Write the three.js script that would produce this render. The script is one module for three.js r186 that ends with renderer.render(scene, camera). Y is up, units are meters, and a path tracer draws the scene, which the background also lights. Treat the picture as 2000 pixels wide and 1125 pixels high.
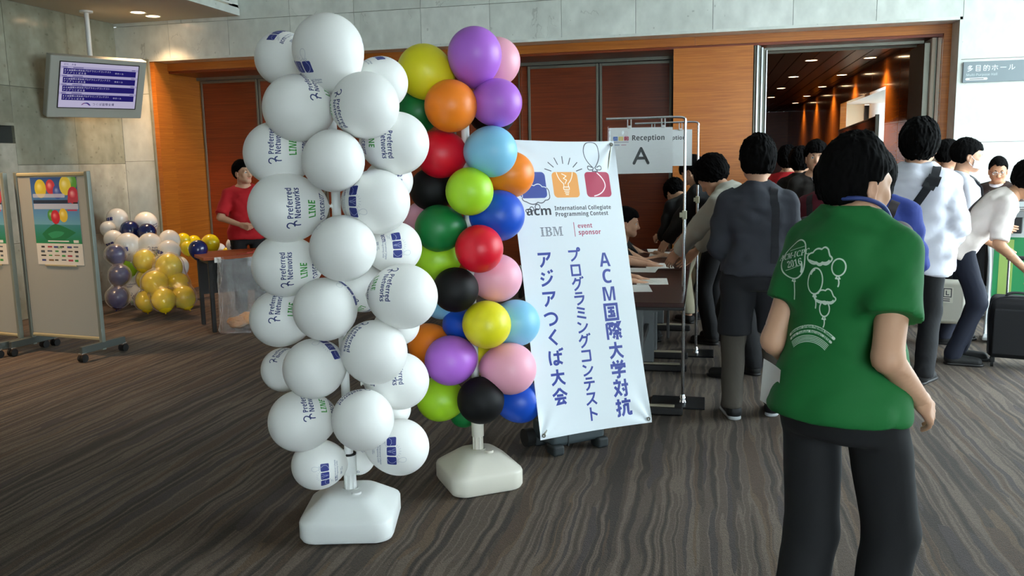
import * as THREE from 'three';
import { RoundedBoxGeometry } from 'three/addons/geometries/RoundedBoxGeometry.js';
import { mergeGeometries, mergeVertices, toCreasedNormals } from 'three/addons/utils/BufferGeometryUtils.js';
import { RectAreaLightUniformsLib } from 'three/addons/lights/RectAreaLightUniformsLib.js';

// ---------------------------------------------------------------- camera, sky, lights, exposure
RectAreaLightUniformsLib.init();
const scene = new THREE.Scene();
const renderer = new THREE.WebGLRenderer({ antialias: true });
renderer.toneMapping = THREE.LinearToneMapping;
renderer.toneMappingExposure = 1.0;
renderer.shadowMap.enabled = true;

const FOCAL = 1660, EYE = 1.57;                       // focal length in pixels of the 2000 x 1125 frame
const camera = new THREE.PerspectiveCamera(2 * Math.atan(562.5 / FOCAL) * 180 / Math.PI, 2000 / 1125, 0.1, 120);
camera.position.set(0, EYE, 0);
camera.rotation.set(-8.5 * Math.PI / 180, 12.9 * Math.PI / 180, -0.0206, 'YXZ');
camera.updateMatrixWorld(true);

scene.background = new THREE.Color(0.78, 0.93, 1.0);  // an even overcast sky, seen through the glazing
scene.backgroundIntensity = 12.4;

// a point of the world seen at a pixel, at a depth along the view axis / on a horizontal plane
const RAY = (px, py) => new THREE.Vector3((px - 1000) / FOCAL, -(py - 562.5) / FOCAL, -1).applyQuaternion(camera.quaternion);
const at = (px, py, depth) => RAY(px, py).multiplyScalar(depth).add(camera.position);
const onPlane = (px, py, y) => { const r = RAY(px, py); return r.multiplyScalar((y - EYE) / r.y).add(camera.position); };
// ---------------------------------------------------------------- helpers
const V = (x, y, z) => new THREE.Vector3(x, y, z);
const used = new Map();
function numbered(name) { const n = used.get(name) ?? 0; used.set(name, n + 1); return n ? name + '_' + String(n).padStart(3, '0') : name; }
function rng(seed) { let s = seed >>> 0; return () => { s = (s + 0x6d2b79f5) | 0; let t = Math.imul(s ^ (s >>> 15), 1 | s); t = (t + Math.imul(t ^ (t >>> 7), 61 | t)) ^ t; return ((t ^ (t >>> 14)) >>> 0) / 4294967296; }; }
function tag(o, label, category, group) { o.userData.label = label; o.userData.category = category; if (group) o.userData.group = group; return o; }
function thing(name, label, category, pos = [0, 0, 0], turn = 0, group) {
  const o = new THREE.Group(); o.name = numbered(name); o.position.set(...pos); o.rotation.y = turn; tag(o, label, category, group); scene.add(o); return o;
}
function mesh(name, geo, mat, parent = scene) {
  const g = Array.isArray(geo) ? join(geo) : geo, m = new THREE.Mesh(g, mat); m.name = numbered(name); m.castShadow = m.receiveShadow = true; parent.add(m); return m;
}
function struct(name, geo, mat) { const m = geo ? mesh(name, geo, mat) : new THREE.Group(); if (!geo) { m.name = numbered(name); scene.add(m); } m.userData.kind = 'structure'; return m; }
function join(list) {
  const flat = list.map((g) => { const n = g.index ? g.toNonIndexed() : g; for (const k of Object.keys(n.attributes)) if (!['position', 'normal', 'uv'].includes(k)) n.deleteAttribute(k); if (!n.attributes.uv) n.setAttribute('uv', new THREE.BufferAttribute(new Float32Array(n.attributes.position.count * 2), 2)); return n; });
  return mergeGeometries(flat);
}
// a box from its centre, its uv in metres
function box(w, h, d, x = 0, y = 0, z = 0, r = 0) {
  const g = r > 0 ? new RoundedBoxGeometry(w, h, d, 2, Math.min(r, w / 2.05, h / 2.05, d / 2.05)) : new THREE.BoxGeometry(w, h, d);
  const p = g.attributes.position, n = g.attributes.normal, uv = g.attributes.uv;
  for (let i = 0; i < p.count; i++) {
    const ax = Math.abs(n.getX(i)), ay = Math.abs(n.getY(i)), az = Math.abs(n.getZ(i));
    if (az >= ax && az >= ay) uv.setXY(i, p.getX(i) + w / 2, p.getY(i) + h / 2); else if (ax >= ay) uv.setXY(i, p.getZ(i) + d / 2, p.getY(i) + h / 2); else uv.setXY(i, p.getX(i) + w / 2, p.getZ(i) + d / 2);
  }
  return g.translate(x, y, z);
}
const cyl = (r0, r1, h, x = 0, y = 0, z = 0, n = 24) => new THREE.CylinderGeometry(r0, r1, h, n).translate(x, y, z);
function rod(a, b, r, n = 12) { const d = b.clone().sub(a), g = new THREE.CylinderGeometry(r, r, d.length(), n); g.applyQuaternion(new THREE.Quaternion().setFromUnitVectors(V(0, 1, 0), d.clone().normalize())); return g.translate(...a.clone().add(b).multiplyScalar(0.5).toArray()); }
const tube = (pts, r, seg = 40, rad = 10, closed = false) => new THREE.TubeGeometry(new THREE.CatmullRomCurve3(pts, closed, 'centripetal'), seg, r, rad, closed);
const lathe = (pts, n = 32) => new THREE.LatheGeometry(pts.map(([x, y]) => new THREE.Vector2(x, y)), n);
const std = (color, rough = 0.6, o = {}) => { const m = new THREE.MeshStandardMaterial({ roughness: rough, ...o }); m.color.set(color); return m; };
const phy = (color, rough = 0.6, o = {}) => { const m = new THREE.MeshPhysicalMaterial({ roughness: rough, ...o }); m.color.set(color); return m; };

// seeded value noise
const PERM = (() => { const r = rng(7), a = Array.from({ length: 256 }, (_, i) => i); for (let i = 255; i > 0; i--) { const j = Math.floor(r() * (i + 1)); [a[i], a[j]] = [a[j], a[i]]; } return Uint8Array.from([...a, ...a]); })();
const fade = (t) => t * t * (3 - 2 * t), mixn = (a, b, t) => a + (b - a) * t, clamp = (x, a, b) => (x < a ? a : x > b ? b : x);
function noise3(x, y, z) {
  const X = Math.floor(x), Y = Math.floor(y), Z = Math.floor(z), u = fade(x - X), v = fade(y - Y), w = fade(z - Z);
  const h = (i, j, k) => PERM[PERM[PERM[(X + i) & 255] + ((Y + j) & 255)] + ((Z + k) & 255)] / 127.5 - 1;
  return mixn(mixn(mixn(h(0, 0, 0), h(1, 0, 0), u), mixn(h(0, 1, 0), h(1, 1, 0), u), v), mixn(mixn(h(0, 0, 1), h(1, 0, 1), u), mixn(h(0, 1, 1), h(1, 1, 1), u), v), w);
}
// 2D noise that repeats after (px, py) cells
function tnoise(x, y, px, py, s = 0) {
  const X = Math.floor(x), Y = Math.floor(y), u = fade(x - X), v = fade(y - Y), m = (a, n) => ((a % n) + n) % n;
  const h = (i, j) => PERM[PERM[(m(X + i, px) + s * 37) & 255] + ((m(Y + j, py) + s * 91) & 255)] / 127.5 - 1;
  return mixn(mixn(h(0, 0), h(1, 0), u), mixn(h(0, 1), h(1, 1), u), v);
}
const tfbm = (x, y, px, py, oct, s = 0) => { let v = 0, a = 0.5; for (let i = 0; i < oct; i++) { v += a * tnoise(x, y, px, py, s + i); x *= 2; y *= 2; px *= 2; py *= 2; a *= 0.5; } return v; };
function dataTex(w, h, fn, srgb = true) {
  const d = new Uint8Array(w * h * 4);
  for (let y = 0, o = 0; y < h; y++) for (let x = 0; x < w; x++, o += 4) { const c = fn(x / w, y / h); d[o] = clamp(c[0], 0, 255); d[o + 1] = clamp(c[1], 0, 255); d[o + 2] = clamp(c[2], 0, 255); d[o + 3] = 255; }
  const t = new THREE.DataTexture(d, w, h); t.wrapS = t.wrapT = THREE.RepeatWrapping; t.magFilter = THREE.LinearFilter; t.minFilter = THREE.LinearMipmapLinearFilter; t.generateMipmaps = true; if (srgb) t.colorSpace = THREE.SRGBColorSpace; t.needsUpdate = true; return t;
}
function canvasTex(w, h, draw) {
  const c = document.createElement('canvas'); c.width = w; c.height = h; draw(c.getContext('2d'), w, h);
  const t = new THREE.CanvasTexture(c); t.colorSpace = THREE.SRGBColorSpace; t.anisotropy = 8; return t;
}
const rep = (t, u, v) => { const c = t.clone(); c.repeat.set(u, v); c.needsUpdate = true; return c; };

// Japanese characters drawn as strokes on a 100 x 100 square
const GLYPH = {
  'ア': 'M12 18H87Q82 40 62 52M50 36Q50 72 22 90', 'ジ': 'M22 20L42 32M14 46L34 58M16 90Q68 80 86 38M64 10L74 24M82 4L92 18', 'つ': 'M8 36Q50 14 74 30Q98 50 76 72Q62 84 34 87',
  'く': 'M70 8L28 50L70 92', 'ば': 'M18 12Q8 50 18 90M38 34H92M66 12V74Q64 88 50 88Q36 86 40 74Q52 62 90 86M78 4L84 16M92 0L98 12', '大': 'M8 36H92M50 8V36Q46 74 10 92M52 40Q62 76 92 92',
  '会': 'M50 6Q36 28 6 44M50 6Q66 28 94 44M30 45H70M14 62H86M46 62L30 90L74 86M64 72L82 94', 'プ': 'M8 24H76Q74 68 24 90M98 13A9 9 0 1 1 80 13A9 9 0 1 1 98 13', 'ロ': 'M18 20H82V86H18Z',
  'グ': 'M40 8Q32 34 10 50M36 24H72Q68 70 22 92M74 4L82 18M90 0L98 13', 'ラ': 'M22 14H78M12 38H84Q80 76 30 92', 'ミ': 'M22 14L82 28M26 42L78 54M16 72L86 88', 'ン': 'M14 20L40 36M14 88Q70 76 88 32',
  'コ': 'M16 20H82V86M12 84H84', 'テ': 'M24 16H76M8 42H92M52 42Q52 78 22 92', 'ス': 'M18 18H78Q66 64 12 90M54 56L90 90', 'ト': 'M36 6V96M38 38L84 60',
  '国': 'M12 12H88V92H12ZM28 30H72M30 50H70M26 74H74M50 30V74M62 58L70 67', '際': 'M10 10V96M10 12H34L25 36Q40 54 30 66L20 63M52 6L40 32M49 18H67Q60 42 43 52M72 9H93L80 30M70 18Q78 42 98 52M54 54H84M44 67H96M69 67V92L59 91M54 76L43 90M83 76L96 90',
  '学': 'M20 8L30 22M48 4L54 18M82 6L70 22M10 46V28H90V46M28 43H70L52 57V86Q50 95 34 91M6 67H94', '対': 'M29 4V20M6 22H54M43 24Q36 68 6 92M12 42Q34 66 50 90M55 36H98M81 6V84Q80 94 64 91M60 52L69 68',
  '抗': 'M6 28H40M24 6V84Q24 94 10 91M6 64L40 52M69 4V20M44 22H98M57 38V60Q54 82 40 94M57 39H80V82Q82 91 97 88V74', '多': 'M50 4Q40 20 20 30M44 14H74Q60 42 18 50M40 24L53 35M58 44Q46 60 24 70M52 54H85Q66 86 18 95M48 66L61 77',
  '目': 'M22 10H78V92H22ZM22 37H78M22 64H78', '的': 'M27 4L21 20M12 22H44V88H12ZM12 54H44M64 4Q60 26 49 42M60 24H92Q94 62 86 84Q82 93 69 87M62 46L74 62', 'ホ': 'M8 30H92M50 6V90L37 86M28 46Q24 66 10 78M72 46Q80 66 92 78', 'ー': 'M8 50H92', 'ル': 'M30 16V52Q28 76 10 90M56 10V86Q80 78 94 52',
  '中': 'M14 26H86V64H14ZM50 4V96', '賀': 'M8 16H46V40M26 4Q26 30 8 42M58 14H88V38H58ZM26 48H74V86H26ZM26 60H74M26 73H74M40 86L20 96M60 86L82 96', '場': 'M8 34H38M23 8V76M6 78L40 66M48 8H88V42H48ZM48 25H88M42 54H96M56 54Q48 72 36 80M56 62H90Q90 84 82 92L70 88M72 62L52 92',
};
function glyph(c, ch, x, y, s, weight, color) {          // x, y: centre; s: size
  c.save(); c.translate(x - s / 2, y - s / 2); c.scale(s / 100, s / 100);
  if (GLYPH[ch]) { c.strokeStyle = color; c.lineWidth = weight; c.lineJoin = 'miter'; c.lineCap = 'butt'; c.stroke(new Path2D(GLYPH[ch])); }
  else { c.fillStyle = color; c.font = 'bold 104px sans-serif'; c.textAlign = 'center'; c.textBaseline = 'alphabetic'; c.fillText(ch, 50, 90); }
  c.restore();
}
function rr(c, x, y, w, h, r) { c.beginPath(); c.roundRect(x, y, w, h, r); }

// the contest's three pictograms (thought cloud, lamp bulb, balloon), each in a rounded square of side s
function picto(c, kind, x, y, s, fill, line, soft) {
  c.save(); c.translate(x, y); c.scale(s / 100, s / 100); c.fillStyle = fill; rr(c, 0, 0, 100, 88, 14); c.fill(); c.lineWidth = 3; c.lineJoin = 'round'; c.lineCap = 'round';
  if (kind === 0) {
    const cloud = new Path2D('M20 100Q0 96 8 80Q4 60 24 60Q32 38 54 46Q74 34 84 50Q110 50 108 76Q112 96 90 96Q78 110 62 102Q44 116 20 100Z');
    c.strokeStyle = soft; c.stroke(cloud); c.save(); rr(c, 0, 0, 100, 88, 14); c.clip(); c.strokeStyle = line; c.stroke(cloud); c.restore();
    c.strokeStyle = soft; for (const [a, b, r] of [[58, 118, 9], [36, 124, 7], [18, 130, 5]]) { c.beginPath(); c.arc(a, b, r, 0, 7); c.stroke(); }
  } else if (kind === 1) {
    c.strokeStyle = soft; for (let i = -3; i <= 3; i++) { const a = i * 0.42 - Math.PI / 2; c.beginPath(); c.moveTo(50 + Math.cos(a) * 52, 8 + Math.sin(a) * 38); c.lineTo(50 + Math.cos(a) * 76, 8 + Math.sin(a) * 62); c.stroke(); }
    c.strokeStyle = line; c.stroke(new Path2D('M20 2Q24 26 42 40V52H60V40Q78 26 82 2M40 52V60H62V52M42 66H60M44 72H58M46 78H56M40 6L56 14L44 22L56 28L48 40'));
  } else {
    c.strokeStyle = soft; c.stroke(new Path2D('M40 -14Q8 -44 10 -74Q14 -106 42 -106Q70 -106 72 -72Q72 -44 46 -14M40 -14L34 -2H56L46 -14M34 -16Q16 -28 18 -12Q20 -4 36 -8M54 -16Q72 -28 72 -12Q68 -4 54 -8'));
    c.strokeStyle = soft; c.stroke(new Path2D('M46 -2Q50 2 54 6')); c.lineWidth = 4; c.strokeStyle = line; c.stroke(new Path2D('M52 4Q84 30 78 52Q66 78 30 84'));
  }
  c.restore();
}

// ---------------------------------------------------------------- meshing of distance fields
const smin = (a, b, k) => { const h = k - Math.abs(a - b); return (a < b ? a : b) - (h > 0 ? (h * h) / (4 * k) : 0); };
const smax = (a, b, k) => -smin(-a, -b, k);
function rc(a, b, ra, rb) {                              // a tapered capsule
  const ax = a.x, ay = a.y, az = a.z, dx = b.x - ax, dy = b.y - ay, dz = b.z - az, L = dx * dx + dy * dy + dz * dz || 1e-9, dr = rb - ra;
  return (x, y, z) => { let px = x - ax, py = y - ay, pz = z - az, t = (px * dx + py * dy + pz * dz) / L; t = t < 0 ? 0 : t > 1 ? 1 : t; px -= dx * t; py -= dy * t; pz -= dz * t; return Math.sqrt(px * px + py * py + pz * pz) - ra - dr * t; };
}
function ell(cx, cy, cz, a, b, c) { const m = Math.min(a, b, c); return (x, y, z) => { x = (x - cx) / a; y = (y - cy) / b; z = (z - cz) / c; const k = Math.sqrt(x * x + y * y + z * z), g = Math.sqrt((x / a) ** 2 + (y / b) ** 2 + (z / c) ** 2); return g > 1e-6 ? (k * (k - 1)) / g : -m; }; }
function nets(f, lo, hi, c) {                            // naive surface nets: an indexed geometry with smooth normals
  const nx = Math.ceil((hi[0] - lo[0]) / c) + 1, ny = Math.ceil((hi[1] - lo[1]) / c) + 1, nz = Math.ceil((hi[2] - lo[2]) / c) + 1, val = new Float32Array(nx * ny * nz), B = 4, half = c * 1.5 * 1.74;
  for (let k = 0; k < nz; k += B) for (let j = 0; j < ny; j += B) for (let i = 0; i < nx; i += B) {
    const v = f(lo[0] + (i + 1.5) * c, lo[1] + (j + 1.5) * c, lo[2] + (k + 1.5) * c), far = Math.abs(v) > half * 1.9 + c;
    for (let kk = k; kk < Math.min(nz, k + B); kk++) for (let jj = j; jj < Math.min(ny, j + B); jj++) for (let ii = i; ii < Math.min(nx, i + B); ii++) val[(kk * ny + jj) * nx + ii] = far ? v : f(lo[0] + ii * c, lo[1] + jj * c, lo[2] + kk * c);
  }
  const idx = new Int32Array(nx * ny * nz).fill(-1), pos = [], tri = [], sx = 1, sy = nx, sz = nx * ny, off = [0, sx, sy, sx + sy, sz, sz + sx, sz + sy, sz + sx + sy];
  const E = [[0, 1], [2, 3], [4, 5], [6, 7], [0, 2], [1, 3], [4, 6], [5, 7], [0, 4], [1, 5], [2, 6], [3, 7]];
  for (let k = 0; k < nz - 1; k++) for (let j = 0; j < ny - 1; j++) for (let i = 0; i < nx - 1; i++) {
    const o = k * sz + j * sy + i; let inside = 0; for (let q = 0; q < 8; q++) if (val[o + off[q]] < 0) inside++;
    if (inside === 0 || inside === 8) continue;
    let X = 0, Y = 0, Z = 0, n = 0;
    for (const [a, b] of E) { const va = val[o + off[a]], vb = val[o + off[b]]; if (va < 0 === vb < 0) continue; const t = va / (va - vb); X += (a & 1) + ((b & 1) - (a & 1)) * t; Y += ((a >> 1) & 1) + (((b >> 1) & 1) - ((a >> 1) & 1)) * t; Z += (a >> 2) + ((b >> 2) - (a >> 2)) * t; n++; }
    idx[o] = pos.length / 3; pos.push(lo[0] + (i + X / n) * c, lo[1] + (j + Y / n) * c, lo[2] + (k + Z / n) * c);
  }
  const quad = (a, b, cc, d, flip) => { if (a < 0 || b < 0 || cc < 0 || d < 0) return; if (flip) tri.push(a, d, cc, a, cc, b); else tri.push(a, b, cc, a, cc, d); };
  for (let k = 1; k < nz - 1; k++) for (let j = 1; j < ny - 1; j++) for (let i = 1; i < nx - 1; i++) {
    const o = k * sz + j * sy + i, s = val[o] < 0;
    if (s !== val[o + sx] < 0) quad(idx[o - sy - sz], idx[o - sz], idx[o], idx[o - sy], !s);
    if (s !== val[o + sy] < 0) quad(idx[o - sx - sz], idx[o - sx], idx[o], idx[o - sz], !s);
    if (s !== val[o + sz] < 0) quad(idx[o - sx - sy], idx[o - sy], idx[o], idx[o - sx], !s);
  }
  const g = new THREE.BufferGeometry(); g.setAttribute('position', new THREE.BufferAttribute(new Float32Array(pos), 3)); g.setIndex(tri); g.computeVertexNormals(); g.setAttribute('uv', new THREE.BufferAttribute(new Float32Array(pos.length / 3 * 2), 2));
  return g;
}
function mirrorX(g) { const r = g.clone().scale(-1, 1, 1), i = r.index.array; for (let k = 0; k < i.length; k += 3) { const t = i[k]; i[k] = i[k + 1]; i[k + 1] = t; } r.computeVertexNormals(); return r; }
// a flat band of width w along points, each with its outward direction
function ribbon(pts, outs, w, th = 0.003) {
  const P = [], I = [], n = pts.length;
  for (let i = 0; i < n; i++) { const t = pts[Math.min(n - 1, i + 1)].clone().sub(pts[Math.max(0, i - 1)]).normalize(), o = outs[i].clone().normalize(), s = t.clone().cross(o).normalize(); for (const [a, b] of [[-1, 0], [1, 0], [1, 1], [-1, 1]]) { const q = pts[i].clone().addScaledVector(s, a * w / 2).addScaledVector(o, b * th); P.push(q.x, q.y, q.z); } }
  for (let i = 0; i < n - 1; i++) for (let k = 0; k < 4; k++) { const a = i * 4 + k, b = i * 4 + (k + 1) % 4; I.push(a, b, a + 4, b, b + 4, a + 4); }
  I.push(0, 2, 1, 0, 3, 2, (n - 1) * 4, (n - 1) * 4 + 1, (n - 1) * 4 + 2, (n - 1) * 4, (n - 1) * 4 + 2, (n - 1) * 4 + 3);
  let g = new THREE.BufferGeometry(); g.setAttribute('position', new THREE.BufferAttribute(new Float32Array(P), 3)); g.setIndex(I); g = g.toNonIndexed(); g.computeVertexNormals(); return g;
}
// ---------------------------------------------------------------- surfaces of the setting
const WALL = -9.4, LINTEL = 2.88, SOFFIT = 3.32, LEFT = -7.07, EDGE = -5.38, FACADE = 4.7, FRONT = 4.2, HIGH = 4.9;
// carpet: wavy stripes running towards the wall; the tile is 3 m wide and 4 m long
const carpetTones = [[62, 54, 48], [80, 71, 63], [99, 90, 82], [120, 111, 102], [90, 75, 62], [77, 70, 72], [112, 97, 79]];
const carpetTex = dataTex(2048, 1024, (u, v) => {
  const wob = 0.0042 * tnoise(u * 16, v * 20, 16, 20, 1) + 0.0017 * tnoise(u * 48, v * 44, 48, 44, 2), x = u + wob, pick = tnoise(x * 168, v * 4, 168, 4, 3) + 0.45 * tnoise(x * 84, v * 6, 84, 6, 4);
  const k = pick < -0.55 ? 0 : pick < -0.22 ? 1 : pick < 0.08 ? 2 : pick < 0.5 ? 3 : 2, hue = tnoise(x * 80, v * 4, 80, 4, 6), c = carpetTones[hue > 0.62 ? 4 : hue < -0.6 ? 5 : hue > 0.42 && k > 1 ? 6 : k], g = 1 + 0.16 * tnoise(u * 1024, v * 1024, 1024, 1024, 5);
  return [c[0] * g, c[1] * g, c[2] * g];
});
const carpetBump = dataTex(512, 512, (u, v) => { const n = 128 + 110 * tnoise(u * 256, v * 256, 256, 256, 9); return [n, n, n]; }, false);
const carpet = phy('#d4c6b8', 0.88, { map: rep(carpetTex, 1 / 3, 1 / 4), bumpMap: rep(carpetBump, 2, 2), bumpScale: 0.002, sheen: 0.3, sheenRoughness: 0.5 });
carpet.sheenColor.set('#b8b4b0');
// polished stone
const stoneTex = dataTex(1024, 1024, (u, v) => {
  const n = tfbm(u * 6, v * 6, 6, 6, 5, 11), m = tfbm(u * 22, v * 14, 22, 14, 4, 15), vein = Math.abs(tfbm(u * 5 + 0.35 * n, v * 4 + 0.4 * m, 5, 4, 4, 21)), d = vein < 0.012 ? -22 : 0, spot = tnoise(u * 40, v * 40, 40, 40, 31) > 0.86 && tnoise(u * 9, v * 9, 9, 9, 32) > 0.25 ? -26 : 0, t = 14 * n + 16 * m + d * (tnoise(u * 6, v * 6, 6, 6, 33) > 0.15 ? 1 : 0) + spot;
  return [228 + t, 231 + t, 224 + t];
});
const streakTex = dataTex(512, 512, (u, v) => { const n = tfbm(u * 10, v * 2, 10, 2, 4, 41), m = tfbm(u * 24, v * 24, 24, 24, 3, 45), s = tnoise(u * 40, v * 40, 40, 40, 47) > 0.84 ? -18 : 0, t = 30 * n + 16 * m + s; return [176 + t, 172 + t, 156 + t]; });
const stoneA = std('#ffffff', 0.16, { map: rep(stoneTex, 0.5, 0.5) }), stoneB = std('#f8f9f8', 0.16, { map: rep(stoneTex, 0.5, 0.5) }), stoneC = std('#ffffff', 0.14, { map: rep(streakTex, 0.5, 0.5) }), stoneD = std('#dfe3dc', 0.14, { map: rep(streakTex, 0.5, 0.5) });
const jointMat = std('#6d6f6a', 0.8), plaster = std('#b9b2a0', 0.9), plasterWhite = std('#d9d9d4', 0.9), alu = std('#8d8c80', 0.42, { metalness: 0.75 }), aluBright = std('#c4c8c8', 0.3, { metalness: 0.9 }), chrome = std('#d8dadd', 0.14, { metalness: 1 });
function woodTex(base, dark, seed) {
  return dataTex(512, 1024, (u, v) => { const w = tnoise(u * 3, v * 2, 3, 2, seed), g = tfbm(u * 4 + 0.4 * w, v * 120, 4, 120, 4, seed + 2), f = tnoise(u * 16, v * 500, 16, 500, seed + 6), t = clamp(0.5 + 0.75 * g + 0.18 * f + 0.2 * w, 0, 1); return [mixn(dark[0], base[0], t), mixn(dark[1], base[1], t), mixn(dark[2], base[2], t)]; });
}
const woodLight = woodTex([206, 124, 44], [176, 96, 28], 51), woodDeep = woodTex([150, 66, 26], [118, 46, 17], 61);
const woodOrange = phy('#ffffff', 0.34, { map: rep(woodLight, 1 / 1.2, 1 / 1.2) }), woodRed = phy('#ffffff', 0.3, { map: rep(woodDeep, 1 / 1.2, 1 / 1.2) }), woodHall = phy('#ffffff', 0.16, { map: rep(woodLight, 1 / 1.2, 1 / 1.2), clearcoat: 0.5, clearcoatRoughness: 0.06 });
const darkSlat = std('#57361f', 0.35, { map: rep(woodDeep, 1, 1) }), blackGap = std('#0c0b0a', 0.9);

const rs = rng(99);
function shiftUV(g) { const a = rs() * 7, b = rs() * 7, uv = g.attributes.uv; for (let i = 0; i < uv.count; i++) uv.setXY(i, uv.getX(i) + a, uv.getY(i) + b); return g; }

struct('floor', box(FACADE - LEFT + 0.6, 0.2, 36, (FACADE + LEFT) / 2, -0.1, -13.4), carpet);
struct('ground', box(60, 0.2, 90, FACADE + 30.4, -0.25, -8), std('#a9aaa6', 0.9));
struct('ground', box(30, 0.2, 40, 0, -0.25, FRONT + 20.4), std('#a9aaa6', 0.9));

// back wall: a core with recessed joints, faced with stone panels on a 0.797 m grid
const wallBack = struct('wall_back');
const coreMat = jointMat;
mesh('wall_core', [box(2.44 - LEFT, HIGH - LINTEL - 0.006, 0.22, (2.44 + LEFT) / 2, (HIGH + LINTEL + 0.006) / 2, WALL - 0.15), box(FACADE - 2.446, HIGH, 0.22, (FACADE + 2.446) / 2, HIGH / 2, WALL - 0.15), box(-6.646 - LEFT + 0.4, LINTEL + 0.2, 0.22, (LEFT - 0.4 - 6.646) / 2, LINTEL / 2, WALL - 0.15)], coreMat, wallBack);
const GRID = 0.797, J = 0.004;
const cols = []; for (let x = 2.44; x > LEFT; x -= GRID) cols.unshift(x); cols.unshift(LEFT - 0.05);
const rightCols = [2.44]; for (let x = 2.44 + GRID; x < FACADE; x += GRID) rightCols.push(x); rightCols.push(FACADE);
function panel(x0, x1, y0, y1) { mesh('stone_panel', shiftUV(box(x1 - x0 - J, y1 - y0 - J, 0.04, (x0 + x1) / 2, (y0 + y1) / 2, WALL - 0.02, 0.0015)), rs() < 0.5 ? stoneA : stoneB, wallBack); }
const upRows = [LINTEL, 3.28, 4.09, HIGH];
for (let i = 0; i < cols.length - 1; i++) for (let k = 0; k < 3; k++) panel(cols[i], cols[i + 1], upRows[k], upRows[k + 1]);
for (let i = 0; i < rightCols.length - 1; i++) for (let k = 0; k < 6; k++) { const ys = [0, 0.85, 1.66, 2.47, 3.28, 4.09, HIGH]; panel(rightCols[i], rightCols[i + 1], ys[k], ys[k + 1]); }
for (let k = 0; k < 4; k++) panel(LEFT, -6.646, [0, 0.85, 1.66, 2.47][k], [0.85, 1.66, 2.47, LINTEL][k]);
// the stone reveal round the wide opening
mesh('lintel_soffit', shiftUV(box(2.44 + 6.64, 0.03, 0.27, (2.44 - 6.64) / 2, LINTEL - 0.012, WALL - 0.135)), stoneB, wallBack);
mesh('jamb_reveal', shiftUV(box(0.03, LINTEL, 0.27, 2.44 - 0.012, LINTEL / 2, WALL - 0.135)), stoneB, wallBack);
mesh('jamb_edge', shiftUV(box(0.022, LINTEL, 0.03, -6.634, LINTEL / 2, WALL + 0.004)), stoneD, wallBack);

// left wall: stone panels, with a recess lit only by what enters it
const wallLeft = struct('wall_left');
mesh('wall_core', [box(0.2, HIGH, 1.72, LEFT - 0.135, HIGH / 2, -8.54), box(0.2, 1.86, FRONT + 7.68, LEFT - 0.135, 0.93, (FRONT - 7.68) / 2), box(0.2, HIGH - 2.04, FRONT + 7.68, LEFT - 0.135, (HIGH + 2.04) / 2, (FRONT - 7.68) / 2), box(0.1, 1.1, FRONT + 7.9, LEFT - 0.5, 1.6, (FRONT - 7.78) / 2)], coreMat, wallLeft);
mesh('recess_lining', [box(0.44, 0.03, FRONT + 7.68, LEFT - 0.22, 2.056, (FRONT - 7.68) / 2), box(0.44, 0.03, FRONT + 7.68, LEFT - 0.22, 1.844, (FRONT - 7.68) / 2), box(0.44, 0.22, 0.03, LEFT - 0.22, 1.95, -7.696)].map(shiftUV), stoneD, wallLeft);
const zs = [-9.4, -8.58, -7.68]; for (let z = -6.86; z < FRONT; z += 0.82) zs.push(z); zs.push(FRONT);
for (let i = 0; i < zs.length - 1; i++) for (const [y0, y1] of zs[i] < -7.7 ? [[0, 0.817], [0.817, 1.634], [1.634, 2.451], [2.451, 3.32]] : [[0, 0.817], [0.817, 1.86], [2.04, 2.451], [2.451, 3.32]])
  mesh('stone_panel', shiftUV(box(0.04, y1 - y0 - J, zs[i + 1] - zs[i] - J, LEFT - 0.02 + (rs() - 0.5) * 0.003, (y0 + y1) / 2, (zs[i] + zs[i + 1]) / 2, 0.0015)), rs() < 0.55 ? stoneC : stoneD, wallLeft);

// ceilings: a low soffit on the left whose edge carries an air grille, the high ceiling beyond it
const soffit = struct('ceiling');
mesh('soffit_board', box(EDGE - LEFT, 0.12, FRONT - WALL, (EDGE + LEFT) / 2, SOFFIT + 0.06, (FRONT + WALL) / 2), plaster, soffit);
mesh('edge_band', box(0.02, 0.085, FRONT - WALL - 0.02, EDGE + 0.01, SOFFIT + 0.0425, (FRONT + WALL) / 2), stoneB, soffit);
for (let k = 0; k < 7; k++) mesh('grille_slat', box(0.03, 0.022, FRONT - WALL - 0.5, EDGE - 0.005, SOFFIT + 0.12 + k * 0.052, (FRONT + WALL) / 2 - 0.1).rotateX(0), plasterWhite, soffit);
mesh('grille_backing', box(0.02, 0.5, FRONT - WALL, EDGE - 0.09, SOFFIT + 0.3, (FRONT + WALL) / 2), blackGap, soffit);
mesh('grille_end', box(0.07, 0.42, 0.2, EDGE - 0.035, SOFFIT + 0.29, WALL + 0.1), stoneB, soffit);
mesh('upper_fascia', box(0.1, HIGH - SOFFIT - 0.5, FRONT - WALL, EDGE - 0.05, (HIGH + SOFFIT + 0.5) / 2, (FRONT + WALL) / 2), plasterWhite, soffit);
struct('ceiling', box(FACADE - EDGE + 0.3, 0.2, FRONT - WALL + 0.3, (FACADE + EDGE) / 2, HIGH + 0.1, (FRONT + WALL) / 2), plasterWhite);

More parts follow.
